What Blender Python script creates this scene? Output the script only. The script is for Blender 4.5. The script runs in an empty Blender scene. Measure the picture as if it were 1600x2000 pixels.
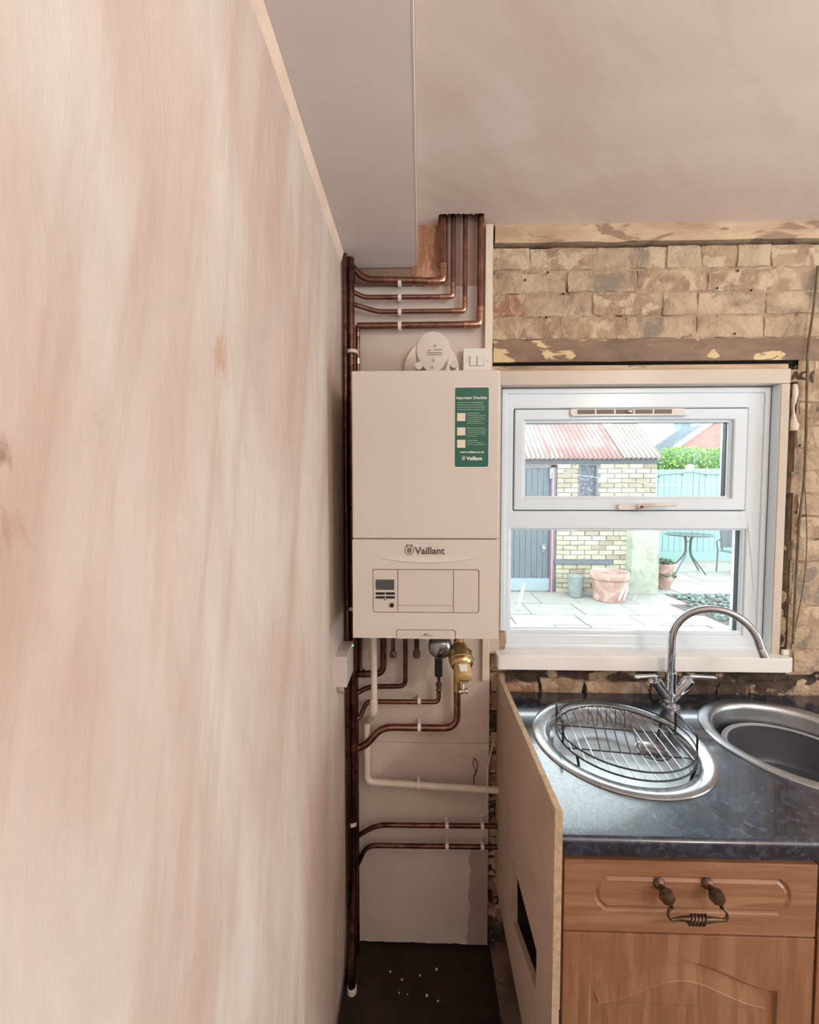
import bpy, math, random
from math import pi, sin, cos, radians, sqrt, atan2
from mathutils import Vector, Matrix, Euler, noise
from mathutils.geometry import tessellate_polygon
random.seed(7)
SC = bpy.context.scene
# ------------------------------------------------------------------ camera
FPX, CAMH = 811.0, 1.567
cd = bpy.data.cameras.new('camera'); cam = bpy.data.objects.new('camera', cd)
SC.collection.objects.link(cam); SC.camera = cam
cd.sensor_fit = 'HORIZONTAL'; cd.sensor_width = 36; cd.lens = 36*FPX/1600
cd.clip_start = .01; cd.clip_end = 300
cam.location = (0, 0, CAMH)
cam.rotation_euler = (pi/2-radians(2.54), 0, radians(1.554))
# ------------------------------------------------------------------ world, lights, exposure
W = bpy.data.worlds.new('overcast_sky'); SC.world = W; W.use_nodes = True
wn = W.node_tree.nodes; wl = W.node_tree.links; wn.clear()
wo = wn.new('ShaderNodeOutputWorld'); wb = wn.new('ShaderNodeBackground')
wb.inputs['Color'].default_value = (.86, .95, 1.0, 1); wb.inputs['Strength'].default_value = 9.5
wl.new(wb.outputs[0], wo.inputs[0])
def light(name, kind, loc, energy, color, size=.1, rot=(0, 0, 0), sy=None):
    l = bpy.data.lights.new(name, kind); l.energy = energy; l.color = color
    if kind == 'AREA':
        l.size = size
        if sy: l.shape = 'RECTANGLE'; l.size_y = sy
    else: l.shadow_soft_size = size
    o = bpy.data.objects.new(name, l); SC.collection.objects.link(o)
    o.location = loc; o.rotation_euler = rot
    return o
light('ceiling_bulb_light', 'POINT', (1.75, -1.1, 2.25), 42, (1.0, .88, .76), .05)
light('added_ceiling_fill', 'AREA', (1.65, -1.0, 1.75), 82, (.92, 1.0, 1.03), 2.4, (radians(180), 0, 0), 2.4)  # unseen upward fill, added to brighten the ceiling
light('added_side_fill', 'AREA', (3.25, .0, .85), 44, (.76, .92, 1.0), 1.2, (radians(90), 0, radians(90)), 1.7)  # unseen cool fill from the right, added to lift the lower left wall
SC.view_settings.view_transform = 'Standard'; SC.view_settings.look = 'None'
SC.view_settings.exposure = 0.0; SC.view_settings.gamma = 1.0
SC.view_settings.use_curve_mapping = False
# ------------------------------------------------------------------ photograph measuring: pixel -> world plane
RM = Euler(cam.rotation_euler).to_matrix()
CP = Vector((0, 0, CAMH))
def ray(px, py): return RM @ Vector((px-800, -(py-1000), -FPX))
def P(px, py, Y): r = ray(px, py); return CP + r*(Y/r.y)
def PZ(px, py, Z): r = ray(px, py); return CP + r*((Z-CAMH)/r.z)
def PX(px, py, X): r = ray(px, py); return CP + r*(X/r.x)
# ------------------------------------------------------------------ materials
def lin(c):
    return tuple(((v/255)/12.92 if v/255 <= .04045 else ((v/255+.055)/1.055)**2.4) for v in c)+(1,)
MATS = {}
def mat(name, c1, c2=None, scale=5, rough=.6, metal=0, bump=0, bscale=40, stretch=(1, 1, 1), c3=None, s3=2, lo=.35, hi=.65, lo3=.5, hi3=.6,
        coat=0, spec=.5, bdist=.01, detail=6, emit=None, rvar=0, streak=None, stains=()):
    if name in MATS: return MATS[name]
    m = bpy.data.materials.new(name); m.use_nodes = True; n = m.node_tree.nodes; l = m.node_tree.links
    b = n['Principled BSDF']; b.inputs['Roughness'].default_value = rough; b.inputs['Metallic'].default_value = metal
    b.inputs['Specular IOR Level'].default_value = spec; b.inputs['Coat Weight'].default_value = coat
    g = n.new('ShaderNodeNewGeometry'); mp = n.new('ShaderNodeMapping'); mp.inputs['Scale'].default_value = stretch
    l.new(g.outputs['Position'], mp.inputs['Vector'])
    def nz(sc, dt=detail, d=0.0):
        t = n.new('ShaderNodeTexNoise'); t.inputs['Scale'].default_value = sc; t.inputs['Detail'].default_value = dt
        t.inputs['Roughness'].default_value = .6; t.inputs['Distortion'].default_value = d
        l.new(mp.outputs[0], t.inputs['Vector']); return t
    def ramp(src, a, bb):
        r = n.new('ShaderNodeMapRange'); r.inputs[1].default_value = a; r.inputs[2].default_value = bb
        l.new(src, r.inputs[0]); return r.outputs[0]
    def mix(f, A, B):
        x = n.new('ShaderNodeMix'); x.data_type = 'RGBA'; l.new(f, x.inputs[0])
        for k, s in ((6, A), (7, B)):
            if isinstance(s, tuple): x.inputs[k].default_value = s
            else: l.new(s, x.inputs[k])
        return x.outputs[2]
    col = lin(c1)
    if c2:
        t = nz(scale, d=.4); col = mix(ramp(t.outputs[0], lo, hi), lin(c1), lin(c2))
        if rvar:
            r = n.new('ShaderNodeMapRange'); r.inputs[3].default_value = rough-rvar; r.inputs[4].default_value = rough+rvar
            l.new(t.outputs[0], r.inputs[0]); l.new(r.outputs[0], b.inputs['Roughness'])
    if c3:
        t = nz(s3, d=.8); col = mix(ramp(t.outputs[0], lo3, hi3), col, lin(c3))
    if streak:
        sc_, rot_, st_, lo_, hi_, am = streak
        m2 = n.new('ShaderNodeMapping'); m2.inputs['Rotation'].default_value = rot_; m3 = n.new('ShaderNodeMapping'); m3.inputs['Scale'].default_value = st_
        l.new(g.outputs['Position'], m2.inputs['Vector']); l.new(m2.outputs[0], m3.inputs['Vector'])
        t = n.new('ShaderNodeTexNoise'); t.inputs['Scale'].default_value = 1; t.inputs['Detail'].default_value = 5; t.inputs['Roughness'].default_value = .65
        l.new(m3.outputs[0], t.inputs['Vector'])
        q_ = n.new('ShaderNodeMapRange'); q_.inputs[1].default_value = lo_; q_.inputs[2].default_value = hi_; q_.inputs[4].default_value = am
        l.new(t.outputs[0], q_.inputs[0]); col = mix(q_.outputs[0], col, lin(sc_))
    for pos, rad, cc_, am in stains:
        vs_ = n.new('ShaderNodeVectorMath'); vs_.operation = 'DISTANCE'; vs_.inputs[1].default_value = pos; l.new(g.outputs['Position'], vs_.inputs[0])
        t = nz(22, 8, 1.5); ad = n.new('ShaderNodeMath'); ad.operation = 'MULTIPLY_ADD'; l.new(t.outputs[0], ad.inputs[0]); ad.inputs[1].default_value = rad*5; l.new(vs_.outputs['Value'], ad.inputs[2])
        q_ = n.new('ShaderNodeMapRange'); q_.inputs[1].default_value = rad*2.6; q_.inputs[2].default_value = rad*3.3; q_.inputs[3].default_value = am; q_.inputs[4].default_value = 0
        l.new(ad.outputs[0], q_.inputs[0]); col = mix(q_.outputs[0], col, lin(cc_))
    if isinstance(col, tuple): b.inputs['Base Color'].default_value = col
    else: l.new(col, b.inputs['Base Color'])
    if bump:
        t = nz(bscale); bp = n.new('ShaderNodeBump'); bp.inputs['Strength'].default_value = bump
        bp.inputs['Distance'].default_value = bdist; l.new(t.outputs[0], bp.inputs['Height']); l.new(bp.outputs[0], b.inputs['Normal'])
    if emit:
        b.inputs['Emission Color'].default_value = lin(emit[0]); b.inputs['Emission Strength'].default_value = emit[1]
    MATS[name] = m; return m
def glass(name, tint=(.95, 1, .99, 1), refl=.08):
    m = bpy.data.materials.new(name); m.use_nodes = True; n = m.node_tree.nodes; l = m.node_tree.links; n.clear()
    o = n.new('ShaderNodeOutputMaterial'); t = n.new('ShaderNodeBsdfTransparent'); t.inputs[0].default_value = tint
    g = n.new('ShaderNodeBsdfGlossy'); g.inputs['Roughness'].default_value = .02
    f = n.new('ShaderNodeFresnel'); f.inputs[0].default_value = 1.45
    x = n.new('ShaderNodeMixShader'); l.new(f.outputs[0], x.inputs[0]); l.new(t.outputs[0], x.inputs[1]); l.new(g.outputs[0], x.inputs[2]); l.new(x.outputs[0], o.inputs[0])
    MATS[name] = m; return m
plaster_left = mat('fresh_plaster_warm', (213, 195, 182), (197, 172, 157), 2.2, .62, bump=.26, bscale=9, stretch=(1, 2.0, .6), c3=(218, 208, 198), s3=1.7, lo3=.45, hi3=.7, streak=((186, 156, 138), (radians(12), 0, 0), (1, 16, 1.3), .5, .7, .55), stains=[(tuple(PX(2, 890, -.243)), .014, (150, 112, 92), .8), (tuple(PX(5, 1040, -.243)), .020, (176, 134, 118), .5), (tuple(PX(428, 690, -.243)), .030, (190, 146, 120), .6), (tuple(PX(195, 830, -.243)), .010, (180, 168, 150), .5), (tuple(PX(375, 1900, -.243)), .012, (186, 172, 166), .5)], bdist=.02, rvar=.1)
plaster_ceil = mat('fresh_plaster_pink', (224, 204, 194), (212, 190, 180), 1.3, .5, bump=.12, bscale=4, stretch=(.7, 1.3, 1), c3=(230, 218, 210), s3=2.2, lo3=.5, hi3=.8, streak=((204, 178, 166), (0, 0, radians(-40)), (1.6, 9, 1), .5, .72, .6), bdist=.02, rvar=.1)
plaster_box = mat('skimmed_plaster_grey', (214, 200, 193), (220, 208, 202), 1.5, .55, bump=.1, bscale=5, c3=(218, 210, 202), s3=2, bdist=.02, stretch=(.6, 1.5, 1))
plaster_scrape = mat('plaster_line', (236, 212, 192), (224, 196, 176), 8, .7, bump=.3, bscale=60)
old_plaster = mat('bare_old_plaster', (176, 124, 92), (140, 96, 76), 9, .8, bump=.5, bscale=30, stretch=(2, 2, .7), c3=(206, 160, 132), s3=9)
board_m = mat('painted_board', (216, 202, 190), (204, 188, 178), 3, .6, bump=.1, bscale=12, c3=(188, 168, 160), s3=2.4, lo3=.55, hi3=.7)
batten_m = mat('cream_batten', (226, 210, 190), (212, 194, 174), 6, .5, stretch=(3, 3, .6))
brick_m = mat('stained_brick', (186, 158, 130), (158, 130, 106), 9, .85, bump=1.0, bscale=60, c3=(206, 184, 156), s3=13, lo=.42, hi=.62, lo3=.47, hi3=.56, bdist=.012)
brick_g = mat('limewashed_brick', (200, 177, 150), (174, 148, 122), 9, .85, bump=1.0, bscale=50, c3=(148, 132, 116), s3=9, lo=.42, hi=.62, lo3=.56, hi3=.62, bdist=.012)
brick_r = mat('reddish_brick', (174, 130, 106), (148, 112, 92), 10, .88, bump=1.0, bscale=50, c3=(200, 172, 142), s3=14, lo3=.5, hi3=.56, bdist=.012)
mortar_m = mat('crumbling_mortar', (196, 172, 144), (166, 140, 114), 14, .95, bump=1.0, bscale=70, c3=(110, 92, 76), s3=10, lo3=.6, hi3=.65, bdist=.012)
rubble_m = mat('dark_rubble', (96, 80, 68), (52, 42, 36), 16, .95, bump=1.0, bscale=60, c3=(176, 154, 128), s3=12, lo3=.55, hi3=.6, bdist=.012)
lintel_m = mat('worn_painted_timber', (150, 124, 102), (122, 100, 84), 12, .8, bump=.6, bscale=50, stretch=(.6, 1, 1.6), c3=(214, 190, 146), s3=7, lo3=.57, hi3=.585, bdist=.006)
plate_m = mat('flaking_wall_plate', (204, 178, 146), (178, 148, 120), 9, .8, bump=.6, bscale=40, stretch=(.6, 1, 2), c3=(150, 124, 100), s3=8, lo3=.56, hi3=.6, bdist=.008)
void_m = mat('dark_void', (20, 14, 12), rough=1)
upvc = mat('white_upvc', (220, 232, 240), rough=.22, spec=.5)
cream_gloss = mat('cream_gloss_wood', (200, 187, 172), (194, 180, 165), 5, .25, stretch=(1, 1, 2))
rubber = mat('black_gasket', (24, 28, 34), rough=.35)
spacer_m = mat('dark_spacer', (44, 54, 68), rough=.3)
pane_m = glass('window_glass', (.985, 1, .995, 1))
table_glass = glass('table_glass', (.8, .95, .93, 1))
chrome = mat('chrome', (196, 200, 206), rough=.05, metal=1)
steel = mat('brushed_steel', (196, 200, 204), (176, 180, 186), 60, .24, 1, rvar=.05)
steel_in = mat('matt_steel_bowl', (190, 194, 198), (176, 180, 184), 30, .34, 1)
copper = mat('tarnished_copper', (158, 118, 104), (126, 90, 78), 14, .3, 1, c3=(112, 78, 66), s3=30, lo3=.5, hi3=.7, rvar=.08)
copper_d = mat('dark_copper', (124, 88, 76), (92, 64, 55), 10, .36, 1, c3=(80, 56, 50), s3=24)
copper_new = mat('bright_copper_fitting', (194, 150, 128), (172, 126, 104), 30, .2, 1)
solder = mat('solder', (206, 200, 190), rough=.25, metal=1)
dusty = mat('dusty_pipe_top', (150, 132, 118), (120, 100, 86), 30, .9)
clipw = mat('white_plastic', (222, 216, 208), rough=.4)
waste = mat('white_waste_pipe', (226, 214, 200), (214, 200, 186), 10, .4)
boiler_w = mat('boiler_white_enamel', (208, 198, 190), rough=.38)
boiler_w2 = mat('boiler_white_plastic', (205, 194, 185), rough=.42)
seam = mat('boiler_seam', (120, 96, 80), rough=.8)
letter_d = mat('logo_grey', (88, 76, 68), rough=.5)
green = mat('sticker_green', (22, 92, 74), rough=.35)
green_d = mat('sticker_dark_edge', (14, 56, 44), rough=.4)
white_ink = mat('white_ink', (236, 234, 224), rough=.5)
lcd = mat('lcd_grey', (70, 74, 72), rough=.2)
black_p = mat('black_plastic', (28, 24, 24), rough=.35)
gauge_m = mat('galvanised_cap', (150, 156, 158), rough=.22, metal=1)
brass = mat('brass_filter', (206, 184, 138), (186, 160, 112), 12, .28, 1)
brass_p = mat('gold_plastic_cap', (192, 160, 104), rough=.35)
panel_m = mat('cream_melamine', (198, 176, 158), (190, 166, 148), 2, .5, c3=(182, 156, 138), s3=3)
chip_m = mat('raw_chipboard_edge', (196, 174, 144), (172, 148, 118), 90, .8, bump=.3, bscale=150)
wood_m = mat('oak_front', (150, 108, 78), (136, 94, 66), 7, .42, stretch=(1.2, 1, 14), c3=(158, 118, 88), s3=2.4, bump=.06, bscale=30)
wood_v = mat('oak_front_vertical', (146, 104, 75), (132, 91, 64), 7, .42, stretch=(14, 1, 1.2), c3=(154, 114, 84), s3=2.4, bump=.06, bscale=30)
bronze = mat('antique_bronze', (122, 100, 80), (78, 60, 48), 60, .38, .85)
worktop_m = mat('dark_marbled_laminate', (14, 18, 28), (48, 60, 84), 24, .2, c3=(82, 92, 110), s3=60, lo=.38, hi=.8, lo3=.48, hi3=.85, spec=.8, coat=.4)
washbowl_m = mat('grey_plastic_bowl', (74, 78, 86), rough=.4)
wire_m = mat('rack_chrome_wire', (150, 155, 160), rough=.18, metal=1)
wire_b = mat('rack_black_wire', (30, 32, 36), rough=.4)
floor_d = mat('dark_dirty_floor', (44, 28, 22), (28, 18, 14), 14, .9, bump=.4, bscale=50)
floor_c = mat('dusty_concrete', (134, 112, 98), (104, 84, 72), 10, .9, bump=.4, bscale=40, c3=(70, 54, 46), s3=8)
cablew = mat('grey_cable', (200, 190, 180), rough=.5)
cableo = mat('old_olive_cable', (126, 110, 82), (98, 84, 60), 30, .7)
cabled = mat('brown_wire', (70, 46, 34), rough=.6)
led = mat('green_led', (120, 255, 170), rough=.3, emit=((90, 255, 150), 3))
# outdoors
slab_m = mat('sandstone_slab', (120, 118, 113), (112, 110, 106), 3, .8, c3=(104, 100, 95), s3=14, lo3=.58, hi3=.64, bump=.2, bscale=20)
joint_m = mat('slab_joint', (62, 56, 50), (54, 50, 46), 8, .9)
obrick = [mat('stock_brick_yellow', (146, 140, 120), (132, 126, 108), 9, .9, c3=(108, 104, 92), s3=12, lo3=.58, hi3=.62), mat('stock_brick_pale', (154, 150, 134), (142, 137, 120), 9, .9), mat('stock_brick_brown', (128, 116, 100), (114, 104, 90), 9, .9)]
omortar = mat('outdoor_mortar', (110, 109, 102), (96, 95, 90), 14, .95)
render_m = mat('weathered_render', (136, 137, 124), (124, 126, 114), 4, .9, c3=(114, 116, 102), s3=7, bump=.4, bscale=20)
roof_m = [mat('corrugated_rust_pink', (122, 84, 82), (104, 66, 64), 3, .7, stretch=(1, .4, .4), c3=(116, 104, 98), s3=2.2), mat('corrugated_pale', (116, 108, 104), (106, 92, 88), 3, .7), mat('corrugated_blue', (98, 116, 122), (110, 116, 118), 3, .6), mat('corrugated_cream', (120, 112, 94), (112, 104, 94), 3, .7)]
for m_ in roof_m:   # shade painted into the valleys so the corrugation reads
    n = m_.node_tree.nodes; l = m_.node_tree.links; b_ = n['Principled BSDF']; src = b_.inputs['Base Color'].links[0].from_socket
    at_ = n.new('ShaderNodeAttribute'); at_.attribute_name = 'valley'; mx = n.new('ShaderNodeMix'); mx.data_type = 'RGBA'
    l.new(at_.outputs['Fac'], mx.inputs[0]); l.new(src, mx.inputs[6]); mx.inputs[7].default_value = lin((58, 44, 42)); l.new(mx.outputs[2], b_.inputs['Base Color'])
door_m = mat('weathered_grey_boards', (78, 86, 92), (64, 72, 80), 6, .8, stretch=(8, 1, 1))
speck_m = mat('speckled_black_opening', (44, 50, 60), (96, 102, 110), 22, .6, lo=.5, hi=.62)
fence_m = mat('pale_turquoise_paint', (112, 142, 138), (102, 134, 130), 5, .7, stretch=(6, 1, 1))
terra = mat('terracotta', (142, 114, 104), (130, 100, 90), 8, .8, c3=(164, 134, 124), s3=5)
zinc = mat('grey_zinc', (112, 120, 117), (98, 106, 103), 12, .6)
soil = mat('soil', (80, 62, 54), (56, 44, 38), 30, .95)
gravel_m = mat('green_slate_chip', (100, 118, 114), (58, 70, 68), 20, .8)
iron = mat('dark_garden_metal', (52, 62, 65), rough=.5)
mesh_seat = mat('grey_textilene', (76, 86, 90), (60, 68, 72), 90, .8)
leaf_m = mat('bright_leaf', (104, 148, 48), (76, 124, 42), 9, .6)
leaf_d = mat('pot_leaf', (56, 88, 60), (42, 70, 48), 12, .6)
slate_r = mat('blue_slate_roof', (94, 108, 117), (78, 92, 102), 6, .6)
tile_r = mat('red_tile_roof', (128, 94, 88), (116, 80, 73), 5, .8)
cordw = mat('white_cord', (150, 154, 152), rough=.6)
# ------------------------------------------------------------------ mesh builder
def rnd_path(pts, rad, n=6):
    pts = [Vector(p) for p in pts]; out = [pts[0]]
    for i in range(1, len(pts)-1):
        a, b, c = pts[i-1], pts[i], pts[i+1]
        d1 = (a-b); d2 = (c-b); r = min(rad, d1.length*.48, d2.length*.48)
        p0 = b+d1.normalized()*r; p1 = b+d2.normalized()*r
        for k in range(n+1):
            t = k/n; out.append(p0*(1-t)**2+b*2*t*(1-t)+p1*t*t)
    out.append(pts[-1]); return out
class MB:
    def __init__(s): s.v = []; s.f = []
    def box(s, x0, x1, y0, y1, z0, z1):
        i = len(s.v)
        s.v += [Vector(p) for p in ((x0, y0, z0), (x1, y0, z0), (x1, y1, z0), (x0, y1, z0), (x0, y0, z1), (x1, y0, z1), (x1, y1, z1), (x0, y1, z1))]
        s.f += [tuple(i+k for k in q) for q in ((3, 2, 1, 0), (4, 5, 6, 7), (0, 1, 5, 4), (1, 2, 6, 5), (2, 3, 7, 6), (3, 0, 4, 7))]
        return s
    def bx(s, c, size, rot=None):
        i = len(s.v); hx, hy, hz = size[0]/2, size[1]/2, size[2]/2; c = Vector(c)
        s.box(-hx, hx, -hy, hy, -hz, hz)
        R = Euler(rot).to_matrix() if rot is not None and not isinstance(rot, Matrix) else rot
        for k in range(i, len(s.v)):
            s.v[k] = c+(R @ s.v[k] if R else s.v[k])
        return s
    def loops(s, loops, cap0=False, cap1=False, closed=True, ring=False):
        i = len(s.v); n = len(loops[0])
        for L in loops: s.v += [Vector(p) for p in L]
        m = len(loops)
        for a in range(m if ring else m-1):
            b = (a+1) % m
            for k in range(n if closed else n-1):
                k2 = (k+1) % n
                s.f.append((i+a*n+k, i+a*n+k2, i+b*n+k2, i+b*n+k))
        if cap0: s.f.append(tuple(i+k for k in reversed(range(n))))
        if cap1: s.f.append(tuple(i+(m-1)*n+k for k in range(n)))
        return s
    def tube(s, pts, r, seg=12, ring=False, cap=True):
        pts = [Vector(p) for p in pts]; n = len(pts); L = []; u = None
        for i, p in enumerate(pts):
            if ring: t = (pts[(i+1) % n]-pts[i-1]).normalized()
            else: t = (pts[min(i+1, n-1)]-pts[max(i-1, 0)]).normalized()
            if u is None: u = t.orthogonal().normalized()
            else: u = (u-t*u.dot(t)).normalized()
            w = t.cross(u); rr = r[i] if isinstance(r, (list, tuple)) else r
            L.append([p+(u*cos(2*pi*k/seg)+w*sin(2*pi*k/seg))*rr for k in range(seg)])
        s.loops(L, cap and not ring, cap and not ring, True, ring); return s
    def lathe(s, prof, o, axis=(0, 0, 1), seg=32, cap=True):
        ax = Vector(axis).normalized(); u = ax.orthogonal().normalized(); w = ax.cross(u); o = Vector(o)
        L = [[o+ax*h+(u*cos(2*pi*k/seg)+w*sin(2*pi*k/seg))*max(r, 1e-5) for k in range(seg)] for r, h in prof]
        s.loops(L, cap, cap); return s
    def sph(s, c, r, seg=14, sc=(1, 1, 1)):
        n = seg//2; L = []
        for j in range(n+1):
            a = -pi/2+pi*j/n; L.append([Vector((c[0]+cos(2*pi*k/seg)*cos(a)*r*sc[0], c[1]+sin(2*pi*k/seg)*cos(a)*r*sc[1], c[2]+sin(a)*r*sc[2])) for k in range(seg)])
        s.loops(L); return s
    def grid(s, fn, nu, nv):
        i = len(s.v)
        for b in range(nv+1):
            for a in range(nu+1): s.v.append(Vector(fn(a/nu, b/nv)))
        for b in range(nv):
            for a in range(nu):
                k = i+b*(nu+1)+a; s.f.append((k, k+1, k+nu+2, k+nu+1))
        return s
    def plate(s, outer, holes, mp, d0, d1):
        """polygon with holes in 2D, mp(u,v,d)->3D, d0 front, d1 back"""
        i = len(s.v); lps = [outer]+list(holes); fl = [q for L in lps for q in L]; n = len(fl)
        tris = tessellate_polygon([[Vector((a, b, 0)) for a, b in L] for L in lps])
        s.v += [Vector(mp(a, b, d0)) for a, b in fl]+[Vector(mp(a, b, d1)) for a, b in fl]
        for t in tris:
            s.f.append(tuple(i+k for k in t)); s.f.append(tuple(i+n+k for k in reversed(t)))
        o = 0
        for L in lps:
            m = len(L)
            for k in range(m):
                k2 = (k+1) % m; s.f.append((i+o+k, i+o+k2, i+n+o+k2, i+n+o+k))
            o += m
        return s
    def xf(s, M):
        s.v = [M @ v for v in s.v]; return s
XZ = lambda u, v, d: (u, d, v)      # plates that face the camera
XY = lambda u, v, d: (u, v, d)      # plates lying flat
YZ = lambda u, v, d: (d, u, v)      # plates facing sideways
def rect(x0, x1, z0, z1): return [(x0, z0), (x1, z0), (x1, z1), (x0, z1)]
def rrect(x0, x1, z0, z1, r, n=5, corners=(1, 1, 1, 1)):
    o = []
    for q, (cx, cz, a0) in enumerate(((x1-r, z1-r, 0), (x0+r, z1-r, 90), (x0+r, z0+r, 180), (x1-r, z0+r, 270))):
        if corners[q]:
            for k in range(n+1):
                a = radians(a0+90*k/n); o.append((cx+r*cos(a), cz+r*sin(a)))
        else: o.append((x1 if q in (0, 3) else x0, z1 if q < 2 else z0))
    return o
def circ(cx, cy, r, n=48): return [(cx+r*cos(2*pi*k/n), cy+r*sin(2*pi*k/n)) for k in range(n)]
ORG = {}
def obj(name, mb, m, parent=None, smooth=False, bevel=0, bseg=2, label=None, cat=None, group=None, kind=None, solid=0):
    vs, fs = (mb.v, mb.f)
    if parent is None:
        xs = [v.x for v in vs]; ys = [v.y for v in vs]
        org = Vector(((min(xs)+max(xs))/2, (min(ys)+max(ys))/2, min(v.z for v in vs)))
        loc = org
    else:
        org = ORG[parent.name]; loc = Vector((0, 0, 0))
    me = bpy.data.meshes.new(name); me.from_pydata([v-org for v in vs], [], fs)
    import bmesh
    b = bmesh.new(); b.from_mesh(me); bmesh.ops.remove_doubles(b, verts=b.verts, dist=1e-6); bmesh.ops.recalc_face_normals(b, faces=b.faces); b.to_mesh(me); b.free()
    me.materials.append(m)
    if smooth:
        me.polygons.foreach_set('use_smooth', [True]*len(me.polygons))
    o = bpy.data.objects.new(name, me); SC.collection.objects.link(o); o.location = loc
    if parent: o.parent = parent
    ORG[o.name] = org
    if bevel:
        x = o.modifiers.new('bevel', 'BEVEL'); x.width = bevel; x.segments = bseg; x.limit_method = 'ANGLE'; x.angle_limit = radians(40)
    if smooth:
        me.set_sharp_from_angle(angle=radians(38))
    if solid:
        x = o.modifiers.new('solid', 'SOLIDIFY'); x.thickness = solid
    tag(o, label, cat, group, kind)
    return o
def tag(o, label=None, cat=None, group=None, kind=None):
    if label: o['label'] = label
    if cat: o['category'] = cat
    if group: o['group'] = group
    if kind: o['kind'] = kind
    return o
def thing(name, loc, label=None, cat=None, group=None, kind=None):
    o = bpy.data.objects.new(name, None); SC.collection.objects.link(o); o.location = loc; o.empty_display_size = .05
    ORG[o.name] = Vector(loc); return tag(o, label, cat, group, kind)
def text(body, size, center, parent, m, name='lettering', bold=0, align='CENTER', ext=.0002, width=None, label=None):
    c = bpy.data.curves.new('t', 'FONT'); c.body = body; c.size = size; c.align_x = align; c.offset = bold; c.extrude = ext; c.resolution_u = 2
    t = bpy.data.objects.new('t', c); SC.collection.objects.link(t)
    dg = bpy.context.evaluated_depsgraph_get(); dg.update()
    me = bpy.data.meshes.new_from_object(t.evaluated_get(dg))
    bpy.data.objects.remove(t)
    xs = [v.co.x for v in me.vertices]; k = 1
    if width: k = width/(max(xs)-min(xs))
    b = MB(); b.v = [Vector((center[0]+v.co.x*k, center[1]-v.co.z, center[2]+v.co.y)) for v in me.vertices]
    b.f = [tuple(p.vertices) for p in me.polygons]
    bpy.data.meshes.remove(me)
    return obj(name, b, m, parent, label=label)
def copies(root, loc, rotz=0, label=None):
    r = root.copy(); SC.collection.objects.link(r); r.location = loc; r.rotation_euler = (0, 0, rotz)
    if label: r['label'] = label
    for ch in list(root.children):
        c = ch.copy(); SC.collection.objects.link(c); c.parent = r
        for g in list(ch.children):
            d = g.copy(); SC.collection.objects.link(d); d.parent = c
    return r
def nz3(x, y, z, s): return noise.noise(Vector((x, y, z))*s)

# ================================================================== SETTING
XL = -.243; YB = 1.385; YBO = 1.372; YA = 1.37; YF = 1.41
ZC = P(1000, 442, 1.385).z            # ceiling
ZX = CAMH+.728                         # underside of the pipe boxing
XR, YR = 3.3, -3.0
def wallwave(u, v):
    y = YR+(1.6-YR)*u; z = 0+(ZC+.02)*v
    return (XL+.0025*nz3(1, y, z, 1.3)-.0, y, z)
mb = MB().grid(wallwave, 60, 36); o = obj('wall_left', mb, plaster_left, smooth=True, kind='structure', label='long left wall of fresh streaky pink plaster')
x = o.modifiers.new('thick', 'SOLIDIFY'); x.thickness = .1; x.offset = 0
o.location.x -= .05
# floor: dark dirty screed under the boiler, paler dusty concrete beside it
obj('floor', MB().box(-.35, .241, YR, 1.6, -.1, 0), floor_d, kind='structure', label='dark dirty floor in the corner below the boiler')
obj('floor', MB().box(.241, XR, YR, 1.6, -.1, .001), floor_c, kind='structure', label='dusty pale floor strip under the kitchen units')
obj('wall_right', MB().box(XR, XR+.1, YR-.1, 1.7, -.1, 2.8), mat('painted_white_wall', (222, 218, 214), rough=.7), kind='structure', label='plastered right wall outside the picture')
obj('wall_rear', MB().box(XL-.1, XR, YR-.1, YR, -.1, 2.8), MATS['painted_white_wall'], kind='structure', label='plastered rear wall behind the camera')
# ceiling with ragged hole where the pipes go up
h0 = P(857, 425, 1.34); h1 = P(945, 425, 1.34)
hole = []
N = 26
for k in range(N+1):
    t = k/N; hole.append((h0.x+(h1.x-h0.x)*t, 1.318+.006*random.random()+(.004 if k % 5 == 0 else 0)))
hole += [(h1.x+.002, 1.42), (h0.x-.002, 1.42)]
ceil = thing('ceiling', (1, 0, ZC), kind='structure', label='freshly skimmed pink plaster ceiling')
obj('plaster_skim', MB().plate(rect(-.012, XR, YR, 1.6), [hole], XY, ZC, ZC+.02), plaster_ceil, ceil)
obj('light_tight_lid', MB().box(-.4, XR+.1, YR-.1, 1.65, ZC+.12, ZC+.16).box(-.4, -.3, YR-.1, 1.6, ZC, ZC+.13), void_m, ceil)  # unseen lid added above the ceiling to keep outdoor light out
bxm = thing('trim_1', (-.13, 0, ZX), kind='structure', label='plastered pipe boxing running along the left of the ceiling')
obj('boxing', MB().box(XL-.02, -.013, YR, 1.372, ZX, ZC+.03), plaster_box, bxm)
obj('corner_bead', MB().tube([(-.013, YR, ZX+.001), (-.013, 1.37, ZX+.001)], .0022, 6).box(-.0155, -.0125, YR, 1.37, ZX-.0006, ZC), mat('bead_paint', (214, 202, 192), rough=.6), bxm)
c1 = []
for yy in [YR+(1.36-YR)*k/40 for k in range(41)]:
    w = .0015*nz3(3, yy, 0, 5)
    c1.append([(XL+.001, yy, ZX+.004), (XL+.010+w, yy, ZX-.001), (XL+.009+w, yy, ZX-.004), (XL+.0035, yy, ZX-.021+w), (XL-.001, yy, ZX-.028+w)])
obj('plaster_fillet', MB().loops(c1, closed=False), plaster_scrape, bxm)

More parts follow.
